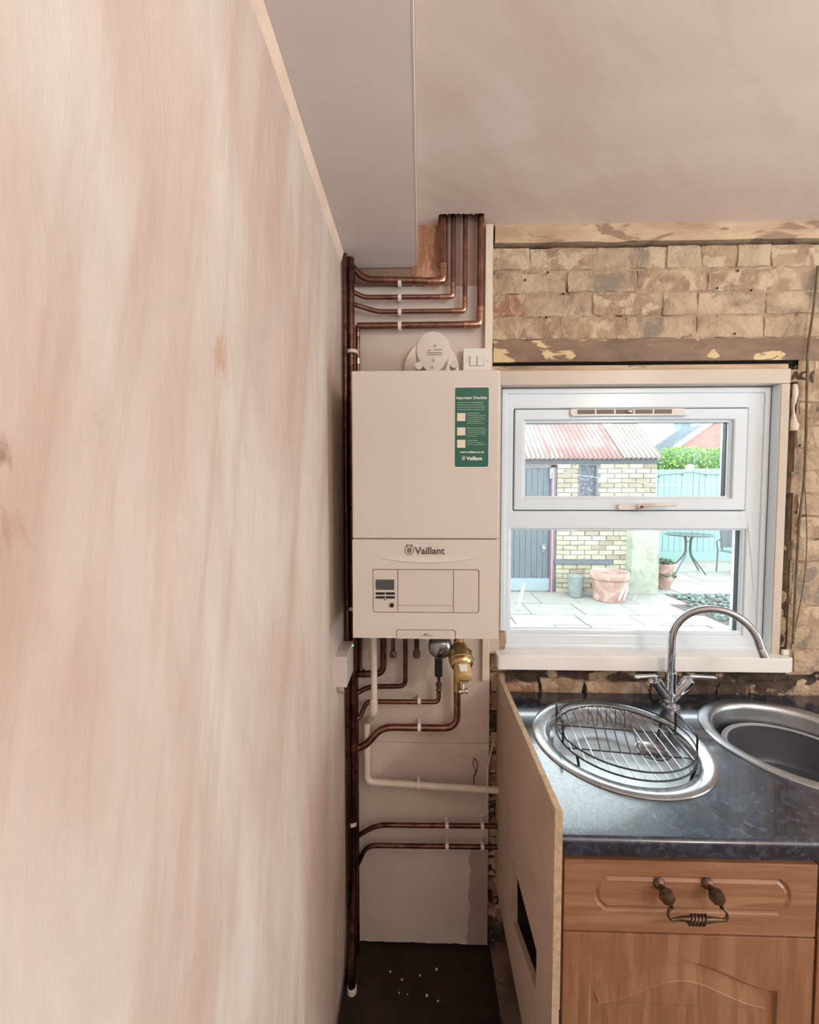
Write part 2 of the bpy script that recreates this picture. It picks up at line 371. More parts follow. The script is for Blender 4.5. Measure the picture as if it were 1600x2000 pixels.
# ---- back wall: mortar core around the window opening, bricks as pieces
OX0, OX1 = P(978, 900, YF).x, P(1496, 900, YF).x
OZ0, OZ1 = P(1200, 1275, YF).z, P(1200, 758, YF).z
wb_ = thing('wall_back', (.6, 1.5, 0), kind='structure', label='stripped brick back wall round the window')
bulgeY = YB+.0055
zlint1, zlint0 = P(1200, 662, YB).z, P(1200, 706, YB).z
zpl1, zpl0 = ZC, P(1200, 474, YB).z
def core(name, x0, x1, z0, z1, m, nx, nz, amp=.006, base=bulgeY):
    b = MB()
    def f(u, v):
        x = x0+(x1-x0)*u; z = z0+(z1-z0)*v
        e = 0 if (u in (0, 1) or v in (0, 1)) else 1
        return (x, base+e*amp*(nz3(x, 2, z, 22)+.6*nz3(x, 5, z, 60)), z)
    b.grid(f, nx, nz)
    y1 = 1.505
    b.box(x0, x1, base+amp*1.4, y1, z0, z1)
    return obj(name, b, m, wb_, smooth=True)
archx = P(1543, 900, YA).x
core('mortar', .23, XR, zlint1-.01, zpl0-.013, mortar_m, 150, 34)
obj('gap_back', MB().box(.23, XR, YB+.035, YB+.06, zpl0-.02, ZC+.05), void_m, wb_)
core('mortar', archx+.032, XR, OZ0-.06, zlint1, mortar_m, 90, 70)
obj('wall_core', MB().box(-.4, XR, 1.40, 1.505, -.1, OZ0-.12).box(-.4, .228, 1.3905, 1.505, OZ0-.12, ZC+.12).box(.228, OX0-.002, 1.412, 1.505, OZ0-.12, OZ1+.01).box(OX1+.02, archx+.045, 1.44, 1.505, OZ0-.1, zlint1).box(OX0-.01, OX1+.03, 1.43, 1.505, OZ1+.002, zlint1), void_m, wb_)
core('mortar', .215, XR, .88, OZ0-.045, rubble_m, 140, 14, .012, YB+.014)
core('mortar', .215, .30, -.05, .9, rubble_m, 12, 90, .008, YB+.008)
def brick(x0, x1, z0, z1, m, front=YB, seed=0, depth=.03, rough=.0048, cut=.010):
    b = MB(); nu = max(3, int((x1-x0)/.022)); nv = 4
    r = random.random()*50
    def f(u, v):
        x = x0+(x1-x0)*u; z = z0+(z1-z0)*v
        ex = min(u, 1-u)*(x1-x0); ez = min(v, 1-v)*(z1-z0)
        edge = max(0, 1-min(ex, ez)/.008)
        jx = cut*.6*nz3(r, z, x, 30); jz = cut*.5*nz3(x, r, z, 30)
        return (x+jx*(1 if ex < 1e-5 else .2), front+rough*nz3(x, r, z, 25)+rough*.6*nz3(x, r, z, 70)+edge*.003, z+jz*(1 if ez < 1e-5 else .2))
    b.grid(f, nu, nv)
    # sides back to the core
    i = 0; w = nu+1; peri = [k for k in range(w)]+[w*j+nu for j in range(1, nv+1)]+[w*nv+k for k in range(nu-1, -1, -1)]+[w*j for j in range(nv-1, 0, -1)]
    L0 = [b.v[k].copy() for k in peri]; L1 = [Vector((p.x, front+depth, p.z)) for p in L0]
    b.loops([L0, L1]); o = obj('brick', b, m, wb_, smooth=True)
    return o
# courses above the window lintel
ztop = zpl0-.006; pitch = .0738; nb = 0
z = zlint1+.003; c = 0
bm_ = [brick_m, brick_g, brick_m, brick_g, brick_r]
while z < ztop-.012:
    z1 = min(z+pitch-.0075, ztop-.006)
    off = [.0, -.11, .02, -.09, -.03][c % 5]
    x = .232+off
    while x < 1.72:
        L = random.choice([.215, .215, .205, .102]) if c != 2 else .215
        a0, a1 = max(x, .232), min(x+L, 1.74)
        if a1-a0 > .03:
            m = brick_r if (a0 < .25 and c in (1, 2)) else random.choice(bm_[:4])
            if not (c == 4): brick(a0, a1, z, z1, m, YB+random.uniform(-.002, .002))
            else: brick(a0, a1, z, z1, m, YB+random.uniform(.0, .004))
        x += L+.008
    z += pitch; c += 1
# right of the window
z = OZ0-.045; c = 0
while z < zlint0-.07:
    z1 = z+pitch-.0075
    x = archx+.022+random.uniform(.0, .032)+(.01 if c % 2 else 0)
    first = True
    while x < 1.72:
        L = random.choice([.215, .1]) if not first else random.choice([.09, .15])
        brick(x, min(x+L, 1.74), z, z1, random.choice([brick_m, brick_g, brick_g]), YB+random.uniform(-.003, .003)); first = False
        x += L+.008
    z += pitch; c += 1
# brick with the stamped letters
tx0, tx1 = P(1545, 730, YB).x, P(1583, 730, YB).x; tz0, tz1 = P(1560, 746, YB).z, P(1560, 718, YB).z
tb = brick(archx+.004, P(1588, 730, YB).x, tz0+.002, tz1-.006, brick_g, YB-.001, cut=.001, rough=.001)
for ch, px, s in (('T', 1541, .0), ('A', 1555, 0), ('C', 1570, 0), ('(', 1585, 0)):
    p = P(px, 741, YB-.004)
    if ch != 'T': text(ch, .037, (p.x, YB-.0045, p.z), tb, mat('letter_brown', (84, 60, 42), rough=.9), 'stamped_letter', bold=.0012, ext=.0012)
brick(P(1592, 730, YB).x, 1.7, tz0, zlint0-.006, brick_m)
# ruined bricks beneath the sill
x = .26
for k in range(14):
    L = random.choice([.10, .14, .21]); zt = .9+random.uniform(.022, .046)
    brick(x, min(x+L, 1.74), .885, min(zt, .945), random.choice([rubble_m, brick_r, brick_m, rubble_m]), YB+.002+random.uniform(-.003, .006), rough=.012, cut=.02)
    x += L+.009
    if x > 1.7: break
x = .42
for k in range(12):      # hanging chunks just under the sill
    L = random.uniform(.05, .12); 
    if random.random() < .8: brick(x, x+L, .958+random.uniform(0, .018), OZ0-.055, random.choice([rubble_m, rubble_m, brick_g]), YB+.006+random.uniform(-.003, .006), rough=.012, cut=.024)
    x += L+random.uniform(.01, .05)
    if x > 1.6: break
z = 0.02
while z < .86:           # slim view of brick between board and end panel
    brick(.236, .30, z, z+.066, random.choice([rubble_m, brick_m, brick_r]), YB+.003, rough=.006); z += pitch
for k in range(3): brick(.236, .285, .90+k*.07, .96+k*.07, random.choice([brick_g, brick_m]), YB-.001, rough=.006)
for px, py in ((1070, 532), (1100, 574), (1067, 620), (1026, 547), (1441, 529), (1467, 567), (1401, 563), (1435, 652), (1562, 870), (1555, 1000)):
    p = P(px, py, YB-.004); obj('nail_hole', MB().lathe([(.0035, 0), (.0032, .0015), (0, .0016)], (p.x, YB-.0045, p.z), (0, -1, 0), 8), void_m, wb_)
# timber wall plate and lintel
def plank(name, x0, x1, z0, z1, y, m, nx=60, nz=4, amp=.002, wob=.004):
    b = MB()
    def f(u, v):
        x = x0+(x1-x0)*u; zz = z0+(z1-z0)*v
        return (x, y+amp*nz3(x, 1, zz, 20)+(.004 if v in (0, 1) else 0), zz+(wob*nz3(x, 7, v*3, 9)))
    b.grid(f, nx, nz); b.box(x0, x1, y+.006, y+.04, z0+.002, z1-.002)
    return obj(name, b, m, wb_, smooth=True)
plank('wall_plate', .238, 1.75, zpl0+.002, ZC+.006, YB-.008, plate_m)
plank('timber_lintel', .236, 1.72, zlint0, zlint1-.003, YB-.006, lintel_m, amp=.0012, wob=.002)
obj('lintel_gap', MB().box(.236, 1.74, YB+.012, YB+.03, zlint0-.012, zlint0), void_m, wb_)
core('mortar', archx+.004, 1.0*XR, zlint0-.012-.10, zlint0-.012, rubble_m, 60, 8, .008, YB+.02)
# torn plaster edge standing on the right of the window frame
b = MB(); L = []
x0 = archx+.004
for k in range(16):
    t = k/15; zz = P(1555, 752, YB).z*(1-t)+P(1555, 842, YB).z*t
    w = .014+.006*sin(t*9)+(.006 if t > .8 else 0)
    L.append([(x0+w*(.5+.5*cos(a))+.003*nz3(1, zz, a, 60), YB-.006-.009*sin(a), zz) for a in [pi*j/6 for j in range(7)]])
b.loops(L, closed=False); tp = obj('plaster_nib', b, batten_m, wb_, smooth=True, solid=.003)
for k in range(16):
    zz = OZ0+.02+random.random()*.52; s = random.uniform(.008, .02)
    b = MB(); b.sph((archx+.006+random.uniform(0, .016), YB+.012+random.uniform(0, .01), zz), s, 8, (1, .5, random.uniform(.8, 2)))
    for q in range(len(b.v)): b.v[q] += Vector((nz3(*b.v[q], 80), nz3(b.v[q].z, b.v[q].x, 1, 80)*.3, nz3(b.v[q].y, b.v[q].z, 2, 80)))*s*.7
    obj('mortar_lump', b, random.choice([rubble_m, mortar_m]), wb_)

# ---- boiler backing board, bare plaster above, batten
bd = thing('backing_board', (0, YBO, .04), 'cream painted backing board filling the corner behind the boiler and its pipes', 'board')
zb_top = ZC+.06
xbR = P(955, 1500, YBO).x
m = board_m
n_ = m.node_tree.nodes
def raggedrect(x0, x1, z0, z1, amp=.006, n=30):
    return [(x0+(x1-x0)*k/n, z0+amp*nz3(k, 1, z0, .9)) for k in range(n+1)]+[(x1, z1), (x0, z1)]
zs = P(930, 1452, YBO).z
obj('board_panel', MB().plate(raggedrect(XL-.003, xbR, .012, zs-.0008), [], XZ, YBO, YBO+.018), board_m, bd)
obj('board_panel', MB().plate(rect(XL-.003, xbR, zs+.0008, P(800, 560, YBO).z), [], XZ, YBO, YBO+.018), board_m, bd)
zq = P(800, 560, YBO).z
obj('bare_plaster', MB().plate([(-.03, zq), (P(868, 500, YBO).x, zq), (P(872, 500, YBO).x, zb_top), (-.03, zb_top)], [], XZ, YBO, YBO+.018), old_plaster, bd)
obj('board_panel', MB().plate([(P(868, 500, YBO).x, zq+.001), (xbR, zq+.001), (xbR, zb_top), (P(872, 500, YBO).x, zb_top)], [], XZ, YBO+.001, YBO+.018), mat('mauve_undercoat', (186, 158, 144), (170, 140, 128), 8, .7), bd)
obj('board_panel', MB().plate([(XL-.003, zq+.001), (-.031, zq+.001), (-.031, ZX-.001), (XL-.003, ZX-.001)], [], XZ, YBO+.001, YBO+.018), mat('brown_strip_paint', (150, 122, 104), (130, 104, 88), 10, .8), bd)  # darker brown strip of board reaching up to the boxing
patch = [(P(919+5*nz3(k, 1, 2, .17)-k*.1, 1652+k*192/50, YBO).x, P(900, 1652+k*192/50, YBO).z) for k in range(51)]
obj('paint_patch', MB().plate(patch+[(xbR, patch[-1][1]), (xbR, patch[0][1])], [], XZ, YBO-.0006, YBO+.0005), mat('mauve_paint', (182, 160, 152), (170, 148, 140), 6, .7), bd)
p0, p1 = P(948, 600, 1.352), P(962, 600, 1.352)
obj('cream_batten', MB().box(p0.x, p1.x, 1.352, 1.3715, P(955, 1330, 1.352).z, ZC-.012), batten_m, bevel=.001, label='narrow cream batten standing upright between the board and the bricks', cat='batten')
# ---- window
win = thing('window_1', (.7, YF, OZ0), kind='structure', label='white plastic window with small top-hung opener over a fixed pane')
def q(px, py, y=YF): p = P(px, py, y); return p.x, p.z
def pr(x0, x1, yt, yb, y=YF):   # pixel rect -> world rect list (x0,x1,z0,z1)
    a = P((x0+x1)/2, yt, y); b_ = P((x0+x1)/2, yb, y); l_ = P(x0, (yt+yb)/2, y); r_ = P(x1, (yt+yb)/2, y)
    return l_.x, r_.x, b_.z, a.z
FO = pr(978, 1495, 758, 1270)
UP = pr(1003, 1459, 797, 998)
LO = pr(996, 1455, 1033, 1240)
obj('window_frame', MB().plate(rect(*FO), [rect(*UP), rect(*LO)], XZ, YF, YF+.065), upvc, win, bevel=.004)
# raised outer lip
obj('frame_bead', MB().plate(rect(FO[0], FO[1], FO[2], FO[3]), [rect(FO[0]+.016, FO[1]-.018, FO[2]+.02, FO[3]-.018)], XZ, YF-.006, YF+.002), upvc, win, bevel=.003)
# sash
g = .003
SO = (UP[0]+g, UP[1]-g, UP[2]+g, UP[3]-g)
SG = pr(1022, 1431, 820, 974)
obj('sash_recess', MB().plate(rect(UP[0], UP[1], UP[2], UP[3]), [rect(UP[0]+.004, UP[1]-.004, UP[2]+.004, UP[3]-.004)], XZ, YF+.012, YF+.02), rubber, win)
sash = obj('sash_frame', MB().plate(rect(*SO), [rect(*SG)], XZ, YF-.004, YF+.06), upvc, win, bevel=.004)
ib = .0085
obj('glazing_bead', MB().plate(rect(SG[0]-.001, SG[1]+.001, SG[2]-.001, SG[3]+.001), [rect(SG[0]+ib, SG[1]-ib, SG[2]+ib, SG[3]-ib)], XZ, YF+.006, YF+.02), upvc, sash, bevel=.003)
obj('glazing_bead', MB().plate(rect(LO[0]-.001, LO[1]+.001, LO[2]-.001, LO[3]+.001), [rect(LO[0]+ib*.6, LO[1]-ib, LO[2]+ib*1.6, LO[3]-ib*.6)], XZ, YF+.006, YF+.02), upvc, win, bevel=.003)
def unit(R, par, ex):
    a = (R[0]-.002, R[1]+.002, R[2]-.002, R[3]+.002); sp = (R[0]+.002, R[1]-.0005, R[2]+.002, R[3]-.002)
    obj('glass_pane', MB().box(a[0], a[1], YF+.020, YF+.024, a[2], a[3]), pane_m, par)
    obj('glass_pane', MB().box(a[0], a[1], YF+.040, YF+.044, a[2], a[3]), pane_m, par)
    obj('spacer_bar', MB().plate(rect(*a), [rect(*sp)], XZ, YF+.0242, YF+.0398), spacer_m, par)
unit((SG[0]+ib*.6, SG[1]-ib*.8, SG[2]+ib*.6, SG[3]-ib*.6), win, 0)
unit((LO[0]+ib*.3, LO[1]-ib*.8, LO[2]+ib, LO[3]-ib*.3), win, 0)
# trickle vent
tv = thing('trickle_vent', (0.6, YF, P(1230, 804, YF).z), 'slim white trickle vent along the top of the opening sash', 'vent')
v0, v1, vz0, vz1 = pr(1115, 1345, 798, 810, YF-.012)
obj('vent_body', MB().plate(rrect(v0, v1-.012, vz0, vz1, .004), [], XZ, YF-.0125, YF-.0045), clipw, tv, bevel=.0015)
for k in range(5):
    a = v0+.022+k*(v1-v0-.07)/5; obj('slot', MB().box(a, a+(v1-v0-.07)/5-.006, YF-.0132, YF-.0124, vz0+.003, vz1-.003), mat('vent_slot', (110, 100, 90), rough=.5), tv)
obj('vent_flap', MB().box(v0+.003, v1+.0, YF-.020, YF-.0125, vz0-.004, vz0+.0005), upvc, tv, bevel=.001)
obj('vent_catch', MB().sph(((v0+v1)/2, YF-.016, (vz0+vz1)/2), .006, 10, (1.6, .7, 1)), chrome, tv, smooth=True)
# window handle
hd = thing('window_handle', (.75, YF, P(1245, 990, YF).z), 'white espag handle with key lock on the opening sash', 'handle')
hp = P(1246, 990, YF-.006)
obj('rose', MB().plate(rrect(P(1205, 990, YF-.006).x, P(1262, 990, YF-.006).x, hp.z-.009, hp.z+.009, .0085), [], XZ, YF-.016, YF-.0045), clipw, hd, bevel=.002)
b = MB(); L = []
hx1 = P(1318, 990, YF-.03).x
for k in range(15):
    t = k/14; xx = hp.x-.006+(hx1-hp.x+.004)*t; w = (.0145-.006*t) if t > .15 else .0145
    yy = YF-.022-.020*min(1, t*3); zz = hp.z+.003+.006*min(1, t*2.2)-.001*t
    L.append([(xx, yy+.005*cos(a), zz+w*.62*sin(a)) for a in [2*pi*j/10 for j in range(10)]])
b.loops(L, True, True); b.sph((hp.x, YF-.02, hp.z), .0115, 12, (1, .9, .95)); obj('lever', b, clipw, hd, smooth=True)
obj('key_lock', MB().lathe([(.0045, 0), (.0045, .003), (.002, .003)], (hp.x, YF-.0295, hp.z), (0, -1, 0), 14), bronze, hd)
# reveal and architrave boards
arch = thing('trim_2', (.7, YA, OZ0), kind='structure', label='cream painted wooden lining round the window')
AO = (P(960, 900, YA).x, P(1539, 900, YA).x, P(1200, 1280, YA).z, P(1200, 722, YA).z)
IO = (FO[0]-.02, FO[1]+.003, P(1200, 1280, YA).z-.03, FO[3]+.002)
obj('head_lining', MB().box(AO[0]+.02, AO[1], YA, YF+.03, IO[3], AO[3]), cream_gloss, arch, bevel=.0025)
obj('head_lip', MB().box(AO[0], AO[1]-.004, YA+.006, YF, AO[3]+.0006, P(1200, 712, YA).z), plate_m, arch, bevel=.001)
obj('side_lining', MB().box(IO[1], AO[1], YA+.0005, YF+.03, AO[2], IO[3]-.0005), cream_gloss, arch, bevel=.0025)
obj('side_lining', MB().box(IO[0]-.028, OX0-.006, YA+.004, YF+.03, AO[2], IO[3]-.0005), cream_gloss, arch, bevel=.0025)
obj('reveal_strip', MB().box(IO[1]-.0015, IO[1]+.0002, YA+.004, YF-.006, AO[2], IO[3]-.001), upvc, arch)
# sill
sz = P(1200, 1267, YF-.006).z; syf = PZ(1200, 1283, sz).y; szb = P(1200, 1311, syf).z
sl = P(972, 1297, syf).x; sr = P(1553, 1297, syf).x
SILL = mat('white_sill_gloss', (238, 238, 234), (230, 228, 222), 5, .25)
obj('trim_3', MB().plate([(sl, YF-.006), (sl, syf+.004), (sl+.004, syf), (sr-.016, syf), (sr, syf+.008), (sr, YB-.012), (AO[1]-.002, YB-.012), (AO[1]-.002, YF-.006)], [], XY, szb, sz), SILL, kind='structure', label='thick white window sill board above the worktop', bevel=.004, bseg=3)
obj('cable_clip_scrap', MB().box(P(1524, 1272, YA).x, P(1536, 1272, YA).x, YA-.012, YA-.002, sz+.001, sz+.018), clipw, label='small white plastic scrap standing at the right end of the sill', cat='scrap', bevel=.002)

# ================================================================== BOILER
YBF = .307  # depth of the case
by0 = 1.372-YBF
def bq(px, py): p = P(px, py, by0); return p.x, p.z
BL, BT = bq(688, 724); BR, _ = bq(977, 724); _, BB = bq(830, 1247)
BL = (bq(686, 800)[0]+bq(690, 1200)[0])/2; BR = (bq(978, 800)[0]+bq(972, 1240)[0])/2
boiler = thing('boiler', ((BL+BR)/2, 1.2, BB), 'white wall-hung combi boiler with a green sticker, left of the window', 'boiler')
obj('case', MB().box(BL+.002, BR-.002, by0+.014, 1.371, BB+.004, BT-.002), boiler_w, boiler, bevel=.004)
zs1 = bq(830, 1053)[1]
obj('front_cover', MB().box(BL, BR, by0, by0+.013, zs1+.001, BT), boiler_w, boiler, bevel=.004, bseg=3)
obj('seam_line', MB().box(bq(695, 1053)[0], bq(969, 1053)[0], by0+.0015, by0+.012, zs1-.0012, zs1+.0012), seam, boiler)
fl = (bq(728, 1150)[0], bq(936, 1150)[0], bq(830, 1197)[1], bq(830, 1112)[1])
bf = (bq(774, 1240)[0], bq(890, 1240)[0], BB-.001, bq(830, 1230)[1])
low_out = [(BL, BB), (bf[0], BB), (bf[0], bf[3]-.004), (bf[0]+.004, bf[3]), (bf[1]-.004, bf[3]), (bf[1], bf[3]-.004), (bf[1], BB), (BR, BB), (BR, zs1-.001), (BL, zs1-.001)]
obj('lower_cover', MB().plate(low_out, [rrect(*fl, .006)], XZ, by0, by0+.013), boiler_w, boiler, bevel=.0006)
obj('recess', MB().box(fl[0]-.004, fl[1]+.004, by0+.0125, by0+.0139, fl[2]-.004, fl[3]+.004), seam, boiler)
gp = .0016
d1x, d2x = bq(777, 1150)[0], bq(886, 1150)[0]
zl = bq(830, 1183)[1]
disp = obj('display_panel', MB().plate(rrect(fl[0]+gp, d1x-gp/2, fl[2]+gp, fl[3]-gp, .005, 5, (0, 1, 1, 0)), [], XZ, by0+.001, by0+.0125), boiler_w2, boiler)
obj('centre_flap', MB().plate(rect(d1x+gp/2, d2x-gp/2, zl+gp/2, fl[3]-gp), [], XZ, by0+.001, by0+.0125).plate(rect(d1x+gp/2, d2x-gp/2, fl[2]+gp, zl-gp*.1), [], XZ, by0+.0012, by0+.0125), boiler_w2, boiler)
obj('right_flap', MB().plate(rrect(d2x+gp/2, fl[1]-gp, fl[2]+gp, fl[3]-gp, .005, 5, (1, 0, 0, 1)), [], XZ, by0+.001, by0+.0125), boiler_w2, boiler)
sc0, sc1 = bq(734, 1132), bq(770, 1152)
obj('screen', MB().box(sc0[0], sc1[0], by0-.0003, by0+.002, sc1[1], sc0[1]), lcd, disp)
for r in range(2):
    for c in range(2):
        a, b_ = bq(734+c*19.5, 1157+r*7.5), bq(752+c*19.5, 1161.5+r*7.5)
        obj('button', MB().plate(rrect(a[0], b_[0], b_[1], a[1], .002), [], XZ, by0-.0005, by0+.002), black_p, disp)
kx, kz = bq(765.5, 1182)
obj('power_knob', MB().lathe([(.0058, 0), (.0058, .003), (.003, .004), (0, .004)], (kx, by0+.001, kz), (0, -1, 0), 18), black_p, disp)
tx = bq(752, 1171); obj('button_marks', MB().box(tx[0]-.010, tx[0]-.005, by0+.0006, by0+.0012, tx[1]-.0006, tx[1]).box(tx[0]-.002, tx[0]+.002, by0+.0006, by0+.0012, tx[1]-.002, tx[1]+.001).box(tx[0]+.005, tx[0]+.01, by0+.0006, by0+.0012, tx[1]-.0006, tx[1]), letter_d, disp)
bot = obj('bottom_flap', MB().plate([(bf[0]+gp, BB-.0012), (bf[1]-gp, BB-.0012), (bf[1]-gp, bf[3]-.005), (bf[1]-.0055, bf[3]-gp), (bf[0]+.0055, bf[3]-gp), (bf[0]+gp, bf[3]-.005)], [], XZ, by0+.0006, by0+.0125), boiler_w2, boiler)
obj('recess', MB().box(bf[0]-.002, bf[1]+.002, by0+.0126, by0+.0138, BB+.0006, bf[3]+.002), seam, boiler)
for px_ in (792, 873): obj('flap_crease', MB().box(bq(px_, 1240)[0], bq(px_, 1240)[0]+.0006, by0+.0002, by0+.001, BB, bf[3]-gp), batten_m, bot)
e1 = bq(826, 1242.5); text('eco', .0068, (e1[0]-.002, by0+.0004, e1[1]), bot, mat('text_grey', (150, 138, 128), rough=.5)); text('FIT', .0085, (e1[0]+.0085, by0+.0004, e1[1]), bot, letter_d, bold=.0003); text('pure', .0062, (e1[0]+.0195, by0+.0004, e1[1]), bot, letter_d)
# swooping ledge under the badge
def sw(u, v):
    x = bq(735, 1090)[0]+(bq(935, 1090)[0]-bq(735, 1090)[0])*u
    w = (1-(2*u-1)**2); zc = bq(830, 1089)[1]-.0125*w
    h = .0042*w
    if v < .2: return (x, by0-h*(v/.2), zc-.0012+.0012*(v/.2))
    t = (v-.2)/.8; return (x, by0-h*(1-t)**1.5-.00005, zc+.015*t)
obj('curved_ledge', MB().grid(sw, 48, 12), boiler_w, boiler, smooth=True)
# badge: emblem + word
def emblem(c, r, par, y, m):
    b = MB(); ring = [(c[0]+r*.88*cos(2*pi*k/40), y, c[1]+r*sin(2*pi*k/40)) for k in range(40)]
    b.tube(ring, r*.07, 6, ring=True)
    for s in (-1, 1):   # ears and outline of the hare in its egg
        b.tube([(c[0]+s*r*.12, y, c[1]+r*.1), (c[0]+s*r*.28, y, c[1]+r*.6), (c[0]+s*r*.55, y, c[1]+r*1.18), (c[0]+s*r*.62, y, c[1]+r*.9)], r*.07, 6)
        b.tube([(c[0]+s*r*.1, y, c[1]+r*.35), (c[0]+s*r*.38, y, c[1]+r*.1), (c[0]+s*r*.3, y, c[1]-r*.35), (c[0]+s*r*.05, y, c[1]-r*.6)], r*.09, 6)
        b.tube([(c[0]+s*r*.3, y, c[1]+r*.2), (c[0]-s*r*.25, y, c[1]-r*.4)], r*.07, 6)
    return obj('emblem', b, m, par)
ex, ez = bq(799.5, 1074); emblem((ex, ez), .0125, boiler, by0-.0002, letter_d)
t0, t1 = bq(839.5, 1082); text('Vaillant', .0255, (t0, by0-.0003, t1), boiler, letter_d, 'brand_lettering', bold=.0007, width=bq(869, 1082)[0]-bq(810, 1082)[0])
# sticker
s0, s1 = bq(888, 756), bq(955, 913)
st = obj('sticker', MB().plate(rrect(s0[0], s1[0], s1[1], s0[1], .005), [], XZ, by0-.0004, by0-.0001), white_ink, None)
tag(st, 'green checklist sticker with rounded corners on the boiler front', 'sticker')
ORG[st.name] = ORG[st.name]
obj('green_field', MB().plate(rrect(s0[0]+.0014, s1[0]-.0014, s1[1]+.0014, s0[1]-.0014, .0045), [], XZ, by0-.0007, by0-.0003), green, st)
yy = by0-.0009
a = bq(921.5, 779.5); text('Important Checklist', .010, (a[0], yy, a[1]), st, white_ink, bold=.00015, width=.077)
def bars(px0, px1, py, h=.0011):
    b = MB(); x0, z0 = bq(px0, py); x1, _ = bq(px1, py); x = x0
    while x < x1-.001:
        w = random.uniform(.003, .0085); w = min(w, x1-x); b.box(x, x+w, yy-.0001, yy+.0001, z0, z0+h*random.choice([1, 1, 1.25])); x += w+.0012
    return b
b = MB()
def addb(*a_):
    k = bars(*a_); i = len(b.v); b.v += k.v; b.f += [tuple(i+q_ for q_ in f) for f in k.f]
for py, e in ((787, 944), (791.5, 945), (796, 948), (800.5, 946)): addb(893, e, py)
for base, ls in ((808, (936, 949, 947, 948, 941, 945)), (837, (946, 950, 948, 949, 931)), (861, (933, 944, 949))):
    for k, e in enumerate(ls): addb(912.5, e, base+k*3.9, .0014 if k == 0 else .001)
obj('small_print', b, mat('small_print_ink', (176, 196, 180), rough=.5), st)
for py in (807, 835, 859): 
    a, b_ = bq(893, py), bq(909, py+15.5); obj('blank_square', MB().box(a[0], b_[0], yy-.0001, yy+.0002, b_[1], a[1]), mat('square_cream', (226, 214, 196), rough=.5), st)
a = bq(922, 884.5); text('www.vaillant.co.uk', .0066, (a[0], yy, a[1]), st, white_ink, bold=.0002, width=.062)
a = bq(926.5, 898.5); text('Vaillant', .0125, (a[0], yy, a[1]), st, white_ink, bold=.0004, width=.0405)
a = bq(905.5, 895); emblem(a, .0052, st, yy, white_ink)

# flue elbow on top
fy = 1.19; fc = P(846, 690, 1.10)
flue = thing('flue_elbow', (fc.x, 1.2, BT), 'white domed flue turret standing on top of the boiler', 'flue')
cz = BT+.0
dome_r = .049
b = MB()
zt = P(846, 645, 1.10).z; zb0 = BT-.002; H_ = zt-zb0
xc = fc.x; hw = (P(882, 690, 1.10).x-P(813, 690, 1.10).x)/2
def ell(k, n, y, s=1, dx=0):
    a = 2*pi*k/n; sn = sin(a); return (xc+dx+hw*s*cos(a)*(1 if sn > 0 else 1-.25*sn*sn), y, zt-hw*1.02+(hw*1.02 if sn > 0 else (H_-hw*1.02))*s*sn)
n_ = 48
Ls = [[ell(k, n_, 1.33, .98) for k in range(n_)], [ell(k, n_, 1.125) for k in range(n_)], [ell(k, n_, 1.108, .985) for k in range(n_)], [ell(k, n_, 1.100, .93) for k in range(n_)], [ell(k, n_, 1.098, .6) for k in range(n_)]]
Ls = [[(p[0], p[1], max(p[2], zb0+.001)) for p in L] for L in Ls]
obj('elbow_body', MB().loops(Ls, True, True), boiler_w2, flue, smooth=True)
wc = P(843, 712, 1.36); wr = .090
wd = [(wc.x+wr*1.0*cos(2*pi*k/48), max(BT+.002, wc.z-.02+.098*sin(2*pi*k/48))) for k in range(48)]
obj('wall_seal', MB().loops([[(a_, 1.372, c_) for a_, c_ in wd], [(wc.x+(a_-wc.x)*.97, 1.352, BT+.002+(c_-BT-.002)*.985) for a_, c_ in wd]], True, True), waste, flue, smooth=True)
for px, py, r in ((818, 714, 8), (887, 711, 7)):
    p = P(px, py, 1.094); obj('lug', MB().lathe([(.0098, 0), (.0098, .03), (.003, .03)], (p.x, 1.094, p.z), (0, 1, 0), 20), boiler_w2, flue, smooth=True)
for px, py in ((850, 675.5), (847, 703.5), (845, 717)):
    p = P(px, py, 1.097); obj('screw', MB().lathe([(.0032, 0), (.0028, .003), (0, .0035)], (p.x, 1.099, p.z), (0, -1, 0), 10), gauge_m, flue, smooth=True)
b = MB()
for px0, px1, py in ((834, 842, 684.5), (848, 864, 683), (834, 864, 689), (835, 864, 693)):
    a, c_ = P(px0, py, 1.0975), P(px1, py, 1.0975); b.box(a.x, c_.x, 1.0968, 1.0982, a.z-.0008, a.z+.0004)
obj('printed_lines', b, seam, flue)
# switch
a, c_ = P(905, 680, 1.345), P(957, 722, 1.345)
sw_ = thing('double_switch', ((a.x+c_.x)/2, 1.36, c_.z), 'white double rocker switch on the board above the boiler', 'switch')
zb_ = a.z-.086
obj('face_plate', MB().box(a.x, c_.x, 1.345, 1.3515, zb_, a.z), clipw, sw_, bevel=.002)
obj('pattress', MB().box(a.x+.001, c_.x-.001, 1.3515, 1.372, zb_+.001, a.z-.001), clipw, sw_, bevel=.001)
for k in (0, 1):
    u, v = P(918.5+k*14, 697, 1.345), P(931+k*14, 714, 1.345)
    obj('rocker_surround', MB().box(u.x-.001, v.x+.001, 1.3444, 1.346, v.z-.001, u.z+.001), seam, sw_)
    r = obj('rocker', MB().bx(((u.x+v.x)/2, 1.3438, (u.z+v.z)/2), (v.x-u.x, .004, u.z-v.z), (radians(4), 0, 0)), clipw, sw_, bevel=.0006)
for px in (911, 951):
    p = P(px, 705.5, 1.345); obj('screw', MB().lathe([(.003, 0), (.003, .001), (.0, .0012)], (p.x, 1.3448, p.z), (0, -1, 0), 12), batten_m, sw_)

